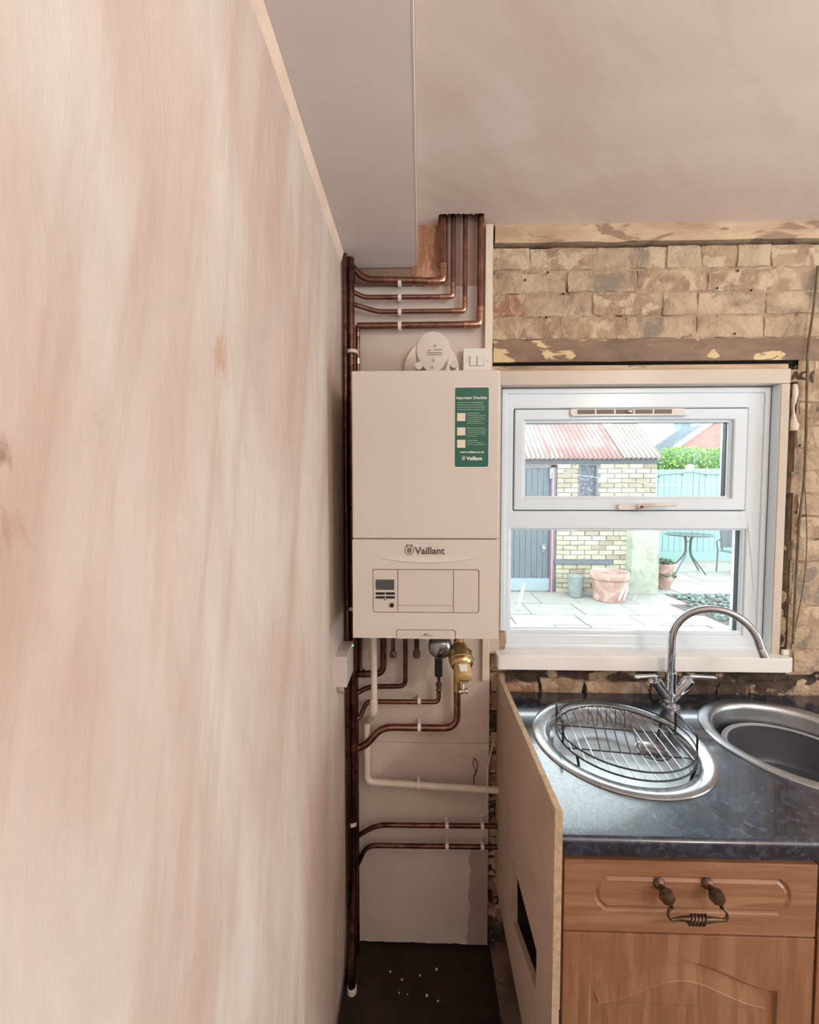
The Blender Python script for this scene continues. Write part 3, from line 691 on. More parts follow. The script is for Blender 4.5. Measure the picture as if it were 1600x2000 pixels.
# ================================================================== PIPES
def pipe(name, pts, r, m, label, bend=.03, cat='pipe', group=None, seg=14, fit=()):
    t = thing(name, pts[0] if pts[0][2] < pts[-1][2] else pts[-1], label, cat, group)
    obj('pipe_run', MB().tube(rnd_path(pts, bend), r, seg), m, t, smooth=True)
    return t
def collar(par, c, d, r, L=.018, m=None):
    d = Vector(d).normalized(); c = Vector(c); obj('fitting', MB().lathe([(r, 0), (r*1.13, .001), (r*1.13, L-.001), (r, L)], c, d, 14), m or copper_new, par, smooth=True)
def pp(px, py, y): p = P(px, py, y); return (p.x, y, p.z)
R28, R22, R15 = .0135, .0108, .0074
# tall corner pipes
xm = P(686.5, 900, 1.312).x
main = pipe('tall_copper_pipe', [(xm, 1.312, ZX-.002), (xm+.001, 1.312, .30), (xm+.004, 1.235, .07), (xm+.004, 1.235, 0.0)], .0125, copper_d, 'thick tall copper pipe, front one of the pair in the corner by the plaster wall', bend=.08)
obj('pipe_elbow', MB().tube(rnd_path([(xm, 1.312, ZX-.075), (xm, 1.312, ZX-.028), (xm, 1.34, ZX-.024)], .02), .0148, 14), copper_d, main, smooth=True)
fp = (xm+.004, 1.235, 0); obj('floor_sleeve', MB().lathe([(.0155, 0), (.015, .016), (.013, .018)], fp, (0, 0, 1), 16), waste, main, smooth=True)
x2 = XL+.0095
p2 = pipe('tall_copper_pipe', [(x2+.001, 1.287, ZX-.002), (x2+.001, 1.287, 0)], .0068, copper_d, 'thin tall copper pipe squeezed between the plaster wall and the thick pipe', bend=.05)
p3x = P(696, 1500, 1.335).x
p3 = pipe('tall_copper_pipe', [(p3x, 1.342, BT+.01), (p3x, 1.342, 0)], R15, copper_d, 'tall dark copper pipe standing to the right of the corner pair, against the board', bend=.05)
# four pipes above the boiler
YP = 1.340
def top_pipe(py, pxv, r, left, label, m=copper):
    v = P(pxv, py, YP); z = P(780, py, YP).z
    t = pipe('copper_pipe', left(z)+[(v.x, YP, z), (v.x, YP, ZC+.05)], r, m, label, bend=r*2.2, group=None)
    collar(t, (v.x-r*3.3, YP, z), (-1, 0, 0), r); collar(t, (v.x, YP, z+r*3.3), (0, 0, 1), r)
    # bright elbow
    e = MB().tube(rnd_path([(v.x-r*3.3, YP, z), (v.x, YP, z), (v.x, YP, z+r*3.3)], r*2.3), r*1.12, 14); obj('elbow', e, copper_new, t, smooth=True)
    return t, z
xk = xm+.006
T1, z1_ = top_pipe(551, 867, R22, lambda z: [(xm+.004, 1.325, z+.040), pp(712, 546, 1.332)], 'uppermost wide copper pipe, its elbow turning up under the ceiling boxing')
T2, z2_ = top_pipe(581, 885, R15, lambda z: [(xm+.004, 1.325, z+.012), pp(712, 581, 1.335)], 'second of the four copper pipes above the boiler, thin')
T3, z3_ = top_pipe(609, 908, R15, lambda z: [(xm+.004, 1.325, z+.019), pp(738, 609, 1.338)], 'third of the four copper pipes above the boiler, kinked up at its left end')
v = P(938, 636, YP); zz = P(780, 636, YP).z
T4, z4_ = top_pipe(636, 938, R22, lambda z: [(P(699, 700, YP).x, YP, z)], 'lowest wide copper pipe just above the flue')
pxl = P(699, 700, YP).x
dr = obj('drop_leg', MB().tube(rnd_path([(pxl+.012, YP, z4_), (pxl, YP, z4_), (pxl, YP, BT-.05)], .012), R15, 12), copper, T4, smooth=True)
collar(T4, (pxl, YP, z4_-.02), (0, 0, -1), R15, .016); collar(T4, (pxl, YP, P(700, 712, YP).z), (0, 0, 1), R15, .02, solder)
# clips
def clip(px, py, y, r, label, vert=False, grp=None):
    p = P(px, py, y); hw_ = .0055
    t = thing('pipe_clip', (p.x, YBO, p.z), label, 'pipe clip', grp)
    L = []
    for s in (-1, 1):
        L.append([])
    b = MB(); n = 12; out = []
    for k in range(n+1):
        a = radians(-120+240*k/n); out.append((cos(a), sin(a)))
    ro, ri = r+.0035, r+.0003
    def prof(rr): return [(-c_*rr, s_*rr) for c_, s_ in out]
    po, pi_ = prof(ro), prof(ri)
    poly = po+pi_[::-1]
    if not vert: b.plate([(y+a_, p.z+c_) for a_, c_ in poly], [], YZ, p.x-hw_, p.x+hw_)
    else: b.plate([(p.x+c_, y+a_) for a_, c_ in poly], [], XY, p.z-hw_, p.z+hw_)
    obj('clip_ring', b, clipw, t)
    if y+ri < YBO:
        obj('clip_stem', (MB().box(p.x-hw_*.8, p.x+hw_*.8, y+ri*.75, YBO, p.z-.005, p.z+.005)), clipw, t)
    return t
for k, (py, r, w) in enumerate(((551, R22, 'uppermost'), (581, R15, 'second'), (609, R15, 'third'), (636, R22, 'lowest'))):
    clip(781, py, YP, r, 'white plastic clip on the %s copper pipe above the boiler' % w)
c_ = clip(688, 688, 1.312, .0140, 'white clip round the thick corner pipe above the boiler', True)
obj('clip_arm', MB().box(XL, xm-.013, 1.30, 1.322, P(688, 688, 1.312).z-.0055, P(688, 688, 1.312).z+.0055), clipw, c_)
c_ = clip(688, 1605, 1.312, .0140, 'white clip round the thick corner pipe low down', True)
obj('clip_arm', MB().box(XL, xm-.013, 1.30, 1.322, P(688, 1605, 1.312).z-.0055, P(688, 1605, 1.312).z+.0055), clipw, c_)
c_ = clip(684, 1187, 1.312, .0140, 'white clip round the thick corner pipe beside the boiler', True)
obj('clip_arm', MB().box(XL, xm-.013, 1.30, 1.322, P(688, 1187, 1.312).z-.0055, P(688, 1187, 1.312).z+.0055), clipw, c_)
# pipes below the boiler
zi = BB+.02
def bp(name, pts, r, m, label, bend=.03): return pipe(name, pts, r, m, label, bend=bend)
B1 = bp('copper_pipe', [(pp(749, 1250, 1.335)[0], 1.335, zi), pp(749, 1316, 1.335), (xm+.012, 1.335, P(700, 1316, 1.335).z)], R22, copper_d, 'short thick copper pipe under the boiler, leftmost, bending left')
B1b = bp('copper_pipe', [(pp(703, 1250, 1.34)[0], 1.345, zi), pp(703, 1308, 1.345), pp(712, 1312, 1.345)], R15, copper_d, 'stub of copper pipe dropping beside the corner pipes under the boiler')
B2 = bp('copper_pipe', [(pp(792, 1250, 1.335)[0], 1.335, zi), pp(792, 1340, 1.335), pp(722, 1341, 1.335), (xm+.010, 1.32, P(696, 1354, 1.32).z)], R15, copper_d, 'thin copper pipe under the boiler, middle drop turning left', bend=.022)
B3 = bp('copper_pipe', [pp(857, 1350, 1.335), pp(857, 1371, 1.335), pp(716, 1370, 1.335), pp(704, 1400, 1.328), (xm+.010, 1.32, P(696, 1404, 1.32).z)], R15, copper, 'thin copper gas pipe running left from the black hose under the boiler', bend=.022)
B4 = bp('copper_pipe', [pp(893, 1330, 1.325), pp(893, 1422, 1.325), pp(745, 1420, 1.325), pp(716, 1455, 1.315), (xm+.002, 1.312, P(688, 1463, 1.312).z)], R22*1.02, copper, 'wide copper pipe dropping from the brass filter and swan-necking into the corner', bend=.045)
obj('tee', MB().lathe([(.0155, -.022), (.0165, -.018), (.0165, .018), (.0155, .022)], (xm, 1.312, P(688, 1463, 1.312).z), (0, 0, 1), 16), copper_d, B4, smooth=True)
clip(819, 1369, 1.335, R15, 'white clip on the thin gas pipe below the boiler'); clip(819, 1420, 1.325, R22, 'white clip on the wide swan-necked copper pipe')
# short stub with end cap, flex hose, etc
S1 = thing('drain_stub', pp(768, 1285, 1.28), 'small dark tap stub hanging beneath the boiler left of centre', 'valve')
x_, _, z_ = pp(768, 1275, 1.27)
obj('stub_tube', MB().tube([(x_, 1.27, zi), (x_, 1.27, z_)], .006, 12), copper_d, S1, smooth=True)
obj('stub_cap', MB().lathe([(.008, 0), (.011, .003), (.011, .012), (.007, .020)], (x_, 1.27, z_-.014), (0, 0, 1), 12), bronze, S1, smooth=True)
S2 = thing('drain_stub', pp(815, 1290, 1.28), 'larger dark tap stub hanging beneath the boiler near its centre', 'valve')
x_, _, z_ = pp(814, 1278, 1.27)
obj('stub_tube', MB().tube([(x_, 1.27, zi), (x_, 1.27, z_)], .008, 12), copper_d, S2, smooth=True)
obj('stub_cap', MB().lathe([(.006, -.012), (.0115, -.008), (.0125, .006), (.008, .014)], (x_, 1.27, z_), (0, 0, 1), 12), bronze, S2, smooth=True)
# filling cap (round metal bowl)
x_, _, z_ = pp(860, 1265, 1.20)
G = thing('pressure_vessel_cap', (x_, 1.2, z_-.03), 'round shiny grey metal cap under the boiler beside the brass filter', 'cap')
obj('cap_bowl', MB().lathe([(.0, .0), (.014, .001), (.026, .006), (.033, .014), (.0345, .02), (.0345, .04)], (x_, 1.172, z_), (0, 1, .15), 32), gauge_m, G, smooth=True)
obj('cap_nipple', MB().lathe([(.006, 0), (.005, .006), (.003, .010), (.0, .011)], (x_, 1.173, z_-.001), (0, -1, -.1), 12), gauge_m, G, smooth=True)
obj('cap_neck', MB().tube([(x_, 1.205, z_+.01), (x_, 1.205, zi)], .012, 12), gauge_m, G, smooth=True)
# black hose and valve
x_, _, z_ = pp(857, 1303, 1.29)
Hs = thing('gas_hose_valve', pp(857, 1350, 1.33), 'black sleeved hose ending in a small dark valve above the gas pipe', 'valve')
obj('black_sleeve', MB().tube([(x_, 1.30, zi), (x_, 1.30, z_-.032)], .0125, 14), black_p, Hs, smooth=True)
b = MB()
zb_ = pp(856, 1345, 1.33)[2]
b.lathe([(.008, 0), (.010, .004), (.007, .012), (.0105, .018), (.0105, .026), (.006, .03), (.006, .042)], (pp(857, 1350, 1.335)[0], 1.33, zb_-.008), (0, 0, 1), 8)
obj('valve_body', b, bronze, Hs, smooth=False)
obj('hose_tail', MB().tube([(x_, 1.30, z_-.03), (pp(857, 1350, 1.335)[0], 1.33, zb_+.03)], .006, 10), black_p, Hs, smooth=True)
# brass magnetic filter, axis leaning down towards the camera
ft = Vector(pp(897, 1262, 1.22)); fb = Vector(pp(907, 1332, 1.13)); ax = (fb-ft).normalized()
Fl = thing('magnetic_filter', fb, 'brass coloured magnetic filter hanging diagonally under the boiler right side', 'filter')
obj('union', MB().tube([(ft.x, ft.y, zi), ft+Vector((0, 0, .004))], .0125, 14).lathe([(.0155, -.008), (.0165, -.005), (.0165, .005), (.0155, .008)], ft+Vector((0, 0, .012)), (0, 0, 1), 6), brass, Fl, smooth=True)
obj('filter_body', MB().lathe([(.010, -.012), (.020, -.004), (.031, .012), (.034, .022), (.034, .034), (.036, .035), (.036, .048), (.034, .050), (.033, .060), (.028, .066)], ft, ax, 36), brass, Fl, smooth=True)
b = MB()
u_ = ax.orthogonal().normalized(); w_ = ax.cross(u_)
for k in range(36):
    a = 2*pi*k/36; c0 = ft+ax*.024+(u_*cos(a)+w_*sin(a))*.0342; b.tube([c0, c0+ax*.010], .001, 5)
obj('knurled_ring', b, brass, Fl)
obj('end_cap', MB().lathe([(.024, .060), (.024, .098), (.0225, .104), (.018, .106), (.0, .1065)], ft, ax, 28), brass_p, Fl, smooth=True)
wt = MB().lathe([(.0205, .0885), (.0205, .0972), (0, .0974)], ft, ax, 28)
obj('white_top_face', MB().plate([(-.012, 0), (.012, 0), (.010, .022), (-.010, .022)], [], lambda u, v, d: ft+ax*(.066+v)+Vector((1, 0, 0))*u+Vector((0, -.79, .61))*d, .0235, .0255), white_ink, Fl, bevel=.001)
te = ft+ax*.1085
tv_ = text('Vaillant', .0065, (0, 0, 0), Fl, cabled, bold=.0002, width=.024)
up_ = Vector((0, -ax.z, ax.y)) if ax.y > 0 else Vector((0, ax.z, -ax.y)); up_.normalize(); sx_ = Vector((1, 0, 0))
og = ORG[tv_.name]
for v__ in tv_.data.vertices:
    w__ = v__.co+og; v__.co = te+sx_*w__.x+up_*(w__.z-.003)+ax*(-w__.y)-og
v_ = pp(905, 1350, 1.15)
obj('drain_valve', MB().lathe([(.004, -.014), (.0075, -.012), (.0075, -.004), (.005, -.002), (.005, .004), (.008, .006), (.008, .012)], v_, (1, 0, .1), 8).lathe([(.004, 0), (.004, .02)], Vector(v_)+Vector((0, 0, -.001)), (0, .3, 1), 8), solder, Fl, smooth=False)
obj('outlet_elbow', MB().tube(rnd_path([pp(893, 1350, 1.325), pp(893, 1318, 1.325), (ft.x, 1.28, ft.z-.02)], .03), R22*1.1, 12), brass, Fl, smooth=True)
# white plastic waste
wy = 1.255
wa = pp(731, 1385, wy)
Wp = thing('white_waste_pipe', pp(720, 1530, 1.34), 'white plastic waste pipe dropping from the boiler then running right along the board', 'pipe')
obj('upper_drop', MB().tube([(wa[0], wy, zi), (wa[0], wy, wa[2])], .0098, 14), waste, Wp, smooth=True)
obj('coupling', MB().lathe([(.0118, 0), (.0122, .002), (.0122, .034), (.0112, .040), (.0098, .042)], (wa[0]-.001, wy, wa[2]-.008), (0, 0, 1), 16).tube(rnd_path([(wa[0]-.001, wy, wa[2]+.01), (wa[0]-.001, wy, wa[2]-.012), pp(718, 1408, 1.335)], .02), .011, 14), waste, Wp, smooth=True)
obj('lower_run', MB().tube(rnd_path([pp(717, 1400, 1.338), pp(717, 1527, 1.338), (.2565, 1.338, P(985, 1544, 1.338).z)], .022), .0108, 14), waste, Wp, smooth=True)
obj('socket', MB().tube([pp(717, 1450, 1.338), pp(717, 1475, 1.338)], .0125, 14), waste, Wp, smooth=True)
clip(818, 1533, 1.338, .0108, 'white clip holding the horizontal white waste pipe')
# two low grey-dusted pipes
for nm, ly, ry, ly2, a_ in (('upper', 1611, 1614, 1632, 'upper'), ('lower', 1651, 1655, 1686, 'lower')):
    t = pipe('copper_pipe', [(p3x+.004, 1.343, P(698, ly2, 1.343).z), pp(735 if a_ == 'upper' else 716, ly, 1.343), (.2565, 1.343, P(1000, ry, 1.343).z)], R15, dusty if False else copper_d, '%s of the two dusty copper heating pipes near the floor' % a_, bend=.05)
    for px in (873, 942):
        clip(px, ly+2+(px-873)*.01, 1.343, R15, 'white clip on the %s low heating pipe, %s one' % (a_, 'left' if px < 900 else 'right'))
# receiver box on the left wall
rx1 = XL+.034; ya, yb_ = 1.150, 1.262
zt0 = PX(668, 1284, XL).z
rb = thing('wireless_receiver', (XL, 1.2, P(668, 1345, ya).z), 'small white receiver box on the plaster wall beside the corner pipes', 'control box')
a = P(668, 1283, ya).z; b0 = P(668, 1343, ya).z
obj('box_shell', MB().plate([(ya, b0), (ya, a), (ya+.03, a+.006), (yb_, a+.006), (yb_, b0)], [], YZ, XL-.001, rx1), boiler_w2, rb, bevel=.002)
b = MB(); lp = (rx1+.0002, yb_-.012, a-.004); obj('status_light', MB().sph(lp, .0032, 8), led, rb, smooth=True)
cbl = MB()
for s in (-1, 0, 1):
    cbl.tube(rnd_path([(XL+.013, ya+.02, b0+.001), (XL+.012+s*.006, ya+.018, b0-.014), (XL+.012+s*.007, ya+.03, b0-.026), (XL+.014, ya+.045, b0-.040)], .01), .0026, 7)
obj('cable_tail', cbl, cablew, rb, smooth=True)
# loose cables
cb = rnd_path([(.246, 1.365, P(975, 1445, 1.365).z), pp(958, 1475, 1.345), pp(952, 1500, 1.34), pp(951, 1560, 1.33), pp(948, 1588, 1.33), pp(936, 1596, 1.33), pp(927, 1580, 1.33), pp(927, 1550, 1.345), pp(928, 1530, 1.352)], .03)
obj('grey_cable', MB().tube(cb, .0022, 8), cablew, smooth=True, label='thin grey cable looping down the right side of the board', cat='cable')
b = MB().tube(rnd_path([pp(925, 1542, 1.36), pp(926, 1515, 1.36), pp(931, 1505, 1.36), pp(922, 1492, 1.36), pp(928, 1482, 1.36)], .01), .0014, 6)
b.tube(rnd_path([pp(926, 1518, 1.359), pp(934, 1500, 1.36), pp(931, 1485, 1.36), pp(925, 1480, 1.36)], .01), .0014, 6)
obj('brown_wire', b, cabled, label='frayed brown wire ends sticking up over the white waste pipe', cat='wire')
b = MB().tube(rnd_path([pp(1598, 520, YB-.008), pp(1590, 600, YB-.012), pp(1578, 680, YB-.018), pp(1577, 720, YB-.018), pp(1575, 850, YB-.016), pp(1571, 945, YB-.016), pp(1562, 1010, YB-.014), pp(1556, 1110, YB-.014), pp(1549, 1258, YB-.010)], .1), .0035, 8)
b.tube(rnd_path([pp(1572, 945, YB-.014), pp(1577, 1040, YB-.012), pp(1574, 1120, YB-.012), pp(1556, 1220, YB-.010), pp(1545, 1262, YB-.010)], .08), .0016, 6)
obj('old_cable', b, cableo, smooth=True, label='old olive cable hanging down the bricks right of the window', cat='cable')
for k in range(8):
    p = PZ(random.uniform(760, 860), random.uniform(1880, 1960), 0)
    s = random.uniform(.002, .005); b = MB().sph((p.x, p.y, s*.6), s, 6, (1, 1, .6))
    obj('plaster_crumb', b, batten_m, label='white plaster crumb on the dark floor under the boiler', cat='debris', group='plaster crumbs on the floor')

# ================================================================== WORKTOP, SINKS, CABINETS
ZW = .900; WX0 = .2725
pxl_, pxr_ = .2575, .2715
# end panel
def pxy(px, py): p = PX(px, py, pxl_); return (p.y, p.z)
ptop = .962
hole_ = [pxy(1001, 1677), pxy(1048, 1857), pxy(1047, 1935), pxy(1001, 1800)]
pan = thing('end_panel', (pxl_, 1.05, .24), 'cream chipboard end panel with a cut-out, standing left of the worktop', 'panel')
outer = [(.776, ptop), (1.379, ptop), (1.379, .232), (.776, .232)]
obj('panel_sheet', MB().plate(outer, [hole_], YZ, pxl_, pxr_), panel_m, pan)
edge = [[(pxl_+.0002, .776+(1.379-.776)*k/60, ptop), (pxr_-.0002, .776+(1.379-.776)*k/60, ptop), (pxr_-.001+.0008*nz3(k, 1, 1, .8), .776+(1.379-.776)*k/60, ptop+.0012), (pxl_+.001+.001*nz3(k, 5, 1, .8), .776+(1.379-.776)*k/60, ptop+.0012)] for k in range(61)]
obj('raw_top_edge', MB().loops(edge, True, True), chip_m, pan)
obj('front_edging', MB().box(pxl_-.0005, pxr_+.0005, .7735, .7762, P(1090, 1970, .775).z, ptop+.001), chip_m, pan)
# worktop
S1c, S1r = (.533, 1.110), .2215
S2c, S2r = (1.021, 1.120), .2255
WXR = 1.80; WY0, WY1 = .783, 1.378
wt_ = thing('worktop', (1.0, 1.08, ZW-.038), 'glossy dark blue marbled laminate worktop under the window', 'worktop')
obj('slab', MB().plate(rect(WX0, WXR, WY0+.010, WY1), [circ(*S1c, S1r-.014, 64), circ(*S2c, S2r-.014, 64)], XY, ZW, ZW-.038), worktop_m, wt_)
pr_ = [(WY0+.0101, ZW)]+[(WY0+.009-.009*sin(radians(a)), ZW-.009+.009*cos(radians(a))) for a in range(0, 91, 15)]+[(WY0+.003, ZW-.036), (WY0+.0101, ZW-.038)]
obj('front_nosing', MB().loops([[(WX0, a, c_) for a, c_ in pr_], [(WXR, a, c_) for a, c_ in pr_]], True, True), worktop_m, wt_, smooth=True)
# left: round drainer, shallow
D = thing('round_drainer', (S1c[0], S1c[1], ZW), 'round stainless steel drainer sunk in the worktop, holding the wire rack', 'sink')
prof = [(S1r, .0005), (S1r-.001, .003), (S1r-.006, .0052), (S1r-.012, .0055), (S1r-.034, .0035), (S1r-.040, -.001), (S1r-.043, -.010), (S1r-.047, -.026), (S1r-.058, -.033), (.08, -.036)]
dc = PZ(1274, 1468, ZW-.036); dr = .036
b = MB(); b.lathe(prof[:-1], (*S1c, ZW), (0, 0, 1), 72, cap=False)
obj('drainer_rim', b, steel, D, smooth=True)
fl_r = prof[-2][0]
dcc = (dc.x, dc.y)
obj('drainer_floor', MB().plate(circ(*S1c, fl_r+.0005, 72), [circ(*dcc, dr, 40)], XY, ZW-.0332, ZW-.0345), steel_in, D)
obj('waste_cup', MB().lathe([(dr+.007, .0015), (dr+.002, .002), (dr-.001, -.001), (dr-.004, -.014), (dr-.012, -.018), (.002, -.018)], (dc.x, dc.y, ZW-.0332), (0, 0, 1), 40, cap=False), steel, D, smooth=True)
for k in range(6):
    a = 2*pi*k/6; obj('waste_slot', MB().lathe([(.004, 0), (0, .0004)], (dc.x+.014*cos(a), dc.y+.014*sin(a), ZW-.0508), (0, 0, 1), 8), void_m, D)
# right: bowl
B_ = thing('round_bowl_sink', (S2c[0], S2c[1], ZW-.17), 'deep round stainless steel sink bowl at the right of the tap', 'sink')
prof = [(S2r, .0005), (S2r-.001, .003), (S2r-.006, .0052), (S2r-.012, .0055), (S2r-.028, .0035), (S2r-.034, -.001), (S2r-.037, -.012), (S2r-.040, -.11), (S2r-.060, -.150), (.10, -.164), (.0, -.168)]
obj('bowl_shell', MB().lathe(prof, (*S2c, ZW), (0, 0, 1), 72, cap=False), steel_in, B_, smooth=True)
wbz = ZW-.155
wu = thing('washing_up_bowl', (S2c[0], S2c[1], wbz), 'round grey washing-up bowl sitting inside the right sink', 'bowl')
obj('bowl_body', MB().lathe([(.0, -.001), (.115, .0), (.138, .004), (.147, .02), (.158, .108), (.154, .108), (.143, .022), (.135, .010), (.0, .008)], (S2c[0], S2c[1], wbz), (0, 0, 1), 64, cap=False), washbowl_m, wu, smooth=True)
obj('rolled_rim', MB().lathe([(.156, .106), (.166, .106), (.1675, .109), (.166, .112), (.157, .113), (.153, .110)], (S2c[0], S2c[1], wbz), (0, 0, 1), 64, cap=False), mat('bowl_rim_grey', (150, 156, 162), rough=.35), wu, smooth=True, label='paler rolled rim')
# wire rack
rk = thing('dish_rack', (.535, 1.095, ZW-.033), 'round wire dish rack with plate hoops and two handles in the drainer', 'dish rack')
RC = Vector((.537, 1.096)); RR = .166; ra = radians(-7); z1r, z0r = .934, .914
def rp(u, v, z): return (RC.x+u*cos(ra)-v*sin(ra), RC.y+u*sin(ra)+v*cos(ra), z)
wr_ = .0017
obj('upper_ring', MB().tube([rp(RR*cos(2*pi*k/64), RR*sin(2*pi*k/64), z1r) for k in range(64)], .0022, 8, ring=True), wire_b, rk, smooth=True)
obj('lower_ring', MB().tube([rp(RR*cos(2*pi*k/64), RR*sin(2*pi*k/64), z0r) for k in range(64)], .0022, 8, ring=True), wire_b, rk, smooth=True)
for vy in (.045, -.062):
    w = sqrt(RR**2-vy**2); obj('cross_wire', MB().tube([rp(-w, vy, z0r-.002), rp(w, vy, z0r-.002)], .0018, 8), wire_b, rk, smooth=True)
for k in range(13):
    u = -.144+k*.024
    w = sqrt(RR**2-u**2)
    if 3 <= k <= 7:
        obj('plate_hoop', MB().tube(rnd_path([rp(u, w, z0r), rp(u, .09, z0r+.002), rp(u, .046, z0r+.001), rp(u, .052, z0r+.052), rp(u, .030, z0r+.056), rp(u, -.062, z0r), rp(u, -w, z0r+.001)], .014), wr_, 8), wire_m, rk, smooth=True)
    else:
        obj('floor_wire', MB().tube([rp(u, w, z0r), rp(u, -w, z0r)], wr_, 7), wire_m, rk, smooth=True)
for s, va, vb in ((-1, .052, -.045), (1, .055, -.060)):
    ua, ub = s*sqrt(RR**2-va**2), s*sqrt(RR**2-vb**2)
    obj('handle', MB().tube(rnd_path([rp(ua, va, z0r), rp(ua, va, z1r+.036), rp(ub, vb, z1r+.036), rp(ub, vb, z0r)], .008), .0026, 8), wire_b, rk, smooth=True)
for a in (35, 145, 215, 325):
    c0 = rp(RR*.93*cos(radians(a)), RR*.93*sin(radians(a)), 0); c1_ = rp(RR*cos(radians(a)), RR*sin(radians(a)), 0)
    obj('foot', MB().tube([(c1_[0], c1_[1], z0r), (c0[0], c0[1], ZW-.0325)], [.0035, .0028], 8), black_p, rk, smooth=True)
# tap
tb_ = PZ(1309, 1378, ZW)
tc = Vector((tb_.x, tb_.y, ZW))
tap = thing('mixer_tap', tc, 'chrome swan-neck mixer tap with two lever handles behind the sinks', 'tap')
obj('tap_base', MB().lathe([(.030, 0), (.030, .003), (.026, .006), (.017, .009), (.016, .02)], tc, (0, 0, 1), 32), chrome, tap, smooth=True)
b = MB()
jn = tc+Vector((0, 0, .012))
b.tube([jn, jn+Vector((0, 0, .095))], [.015, .0165], 20)
obj('tap_body', b, chrome, tap, smooth=True)
tipx = P(1482, 1281, 1.20)
st0 = jn+Vector((0, 0, .09)); e = Vector((tipx.x, 1.20, tipx.z))
apex = P(1392, 1190, 1.25)
path = []
hz = P(1312, 1250, tc.y).z
base_top = Vector((tc.x, tc.y, hz))
path.append(st0); path.append((st0+base_top)/2); 
dxy = Vector((e.x-tc.x, e.y-tc.y, 0)); Lxy = dxy.length; dxy.normalize()
aR = Lxy*.5/ .985; zc_ = hz
zap = apex.z
import itertools
for k in range(0, 26):
    a = pi-(pi*k/25)*.93
    rr = aR; h = (zap-hz)
    path.append(Vector((tc.x, tc.y, 0))+dxy*(aR+aR*cos(a))+Vector((0, 0, hz+h*sin(a))))
last = path[-1]; dirn = (path[-1]-path[-2]).normalized()
path.append(Vector((last.x, last.y, 0))+dxy*.012+Vector((0, 0, e.z)))
obj('spout', MB().tube(path, .0108, 20), chrome, tap, smooth=True)
obj('nozzle', MB().lathe([(.0118, 0), (.0118, .022), (.011, .024)], path[-1], (path[-2]-path[-1]), 20), chrome, tap, smooth=True)
for s in (-1, 1):
    d = Vector((s*.55, -.10, .83)).normalized(); a0 = jn+Vector((s*.004, 0, .002)); a1 = a0+d*.088
    vb_ = obj('valve_body', MB().lathe([(.012, 0), (.0155, .04), (.0165, .066), (.0175, .067), (.0175, .088), (.012, .092), (.0, .0925)], a0, d, 20), chrome, tap, smooth=True)
    hd0 = a0+d*.090; hx = hd0+Vector((s*.070, -.018, .010))
    sd = Vector((s, -.2, .02)).normalized()
    obj('lever', MB().tube([hd0+d*-.006, hd0+d*.010], .008, 12).tube([hd0+d*.012-sd*.008, hd0+d*.012+sd*.058, hd0+d*.012+sd*.066], [.0072, .0066, .003], 10), chrome, tap, smooth=True)

# cabinets
def scaled(loop, c, kx, kz): return [(c[0]+(a-c[0])*kx, c[1]+(b-c[1])*kz) for a, b in loop]
def offset(loop, d):
    n = len(loop); out = []
    for i in range(n):
        p, c, q_ = Vector(loop[i-1]), Vector(loop[i]), Vector(loop[(i+1) % n])
        t1 = (c-p).normalized(); t2 = (q_-c).normalized(); n1 = Vector((-t1.y, t1.x)); n2 = Vector((-t2.y, t2.x)); m_ = (n1+n2).normalized()
        k = d/max(.4, m_.dot(n1)); out.append(tuple(c+m_*k))
    return out
def carved(b, R_, loop, y, prof, back):
    """panel with carved profile: rect R_, ccw loop, prof = [(inset, depth)...]"""
    i = len(b.v)
    tris = tessellate_polygon([[Vector((a, c, 0)) for a, c in rect(*R_)], [Vector((a, c, 0)) for a, c in loop]])
    fl_ = rect(*R_)+list(loop); b.v += [Vector((a, y, c)) for a, c in fl_]
    b.f += [tuple(i+k for k in t) for t in tris]
    Ls = []
    for ins, dep in prof: L = offset(loop, ins) if ins else loop; Ls.append([(a, y+dep, c) for a, c in L])
    b.loops(Ls)
    lastL = Ls[-1]; j = len(b.v); t2 = tessellate_polygon([[Vector((p[0], p[2], 0)) for p in lastL]])
    b.v += [Vector(p) for p in lastL]; b.f += [tuple(j+k for k in t) for t in t2]
    r = rect(*R_); b.loops([[(a, y, c) for a, c in r], [(a, back, c) for a, c in r]], False, True)
    return b
FY = .800
def cq(px, py): p = P(px, py, FY); return p.x, p.z
cx0 = cq(1101, 1750)[0]; cx1 = cq(1597, 1750)[0]
dz1, dz0 = cq(1350, 1684)[1], cq(1350, 1824)[1]
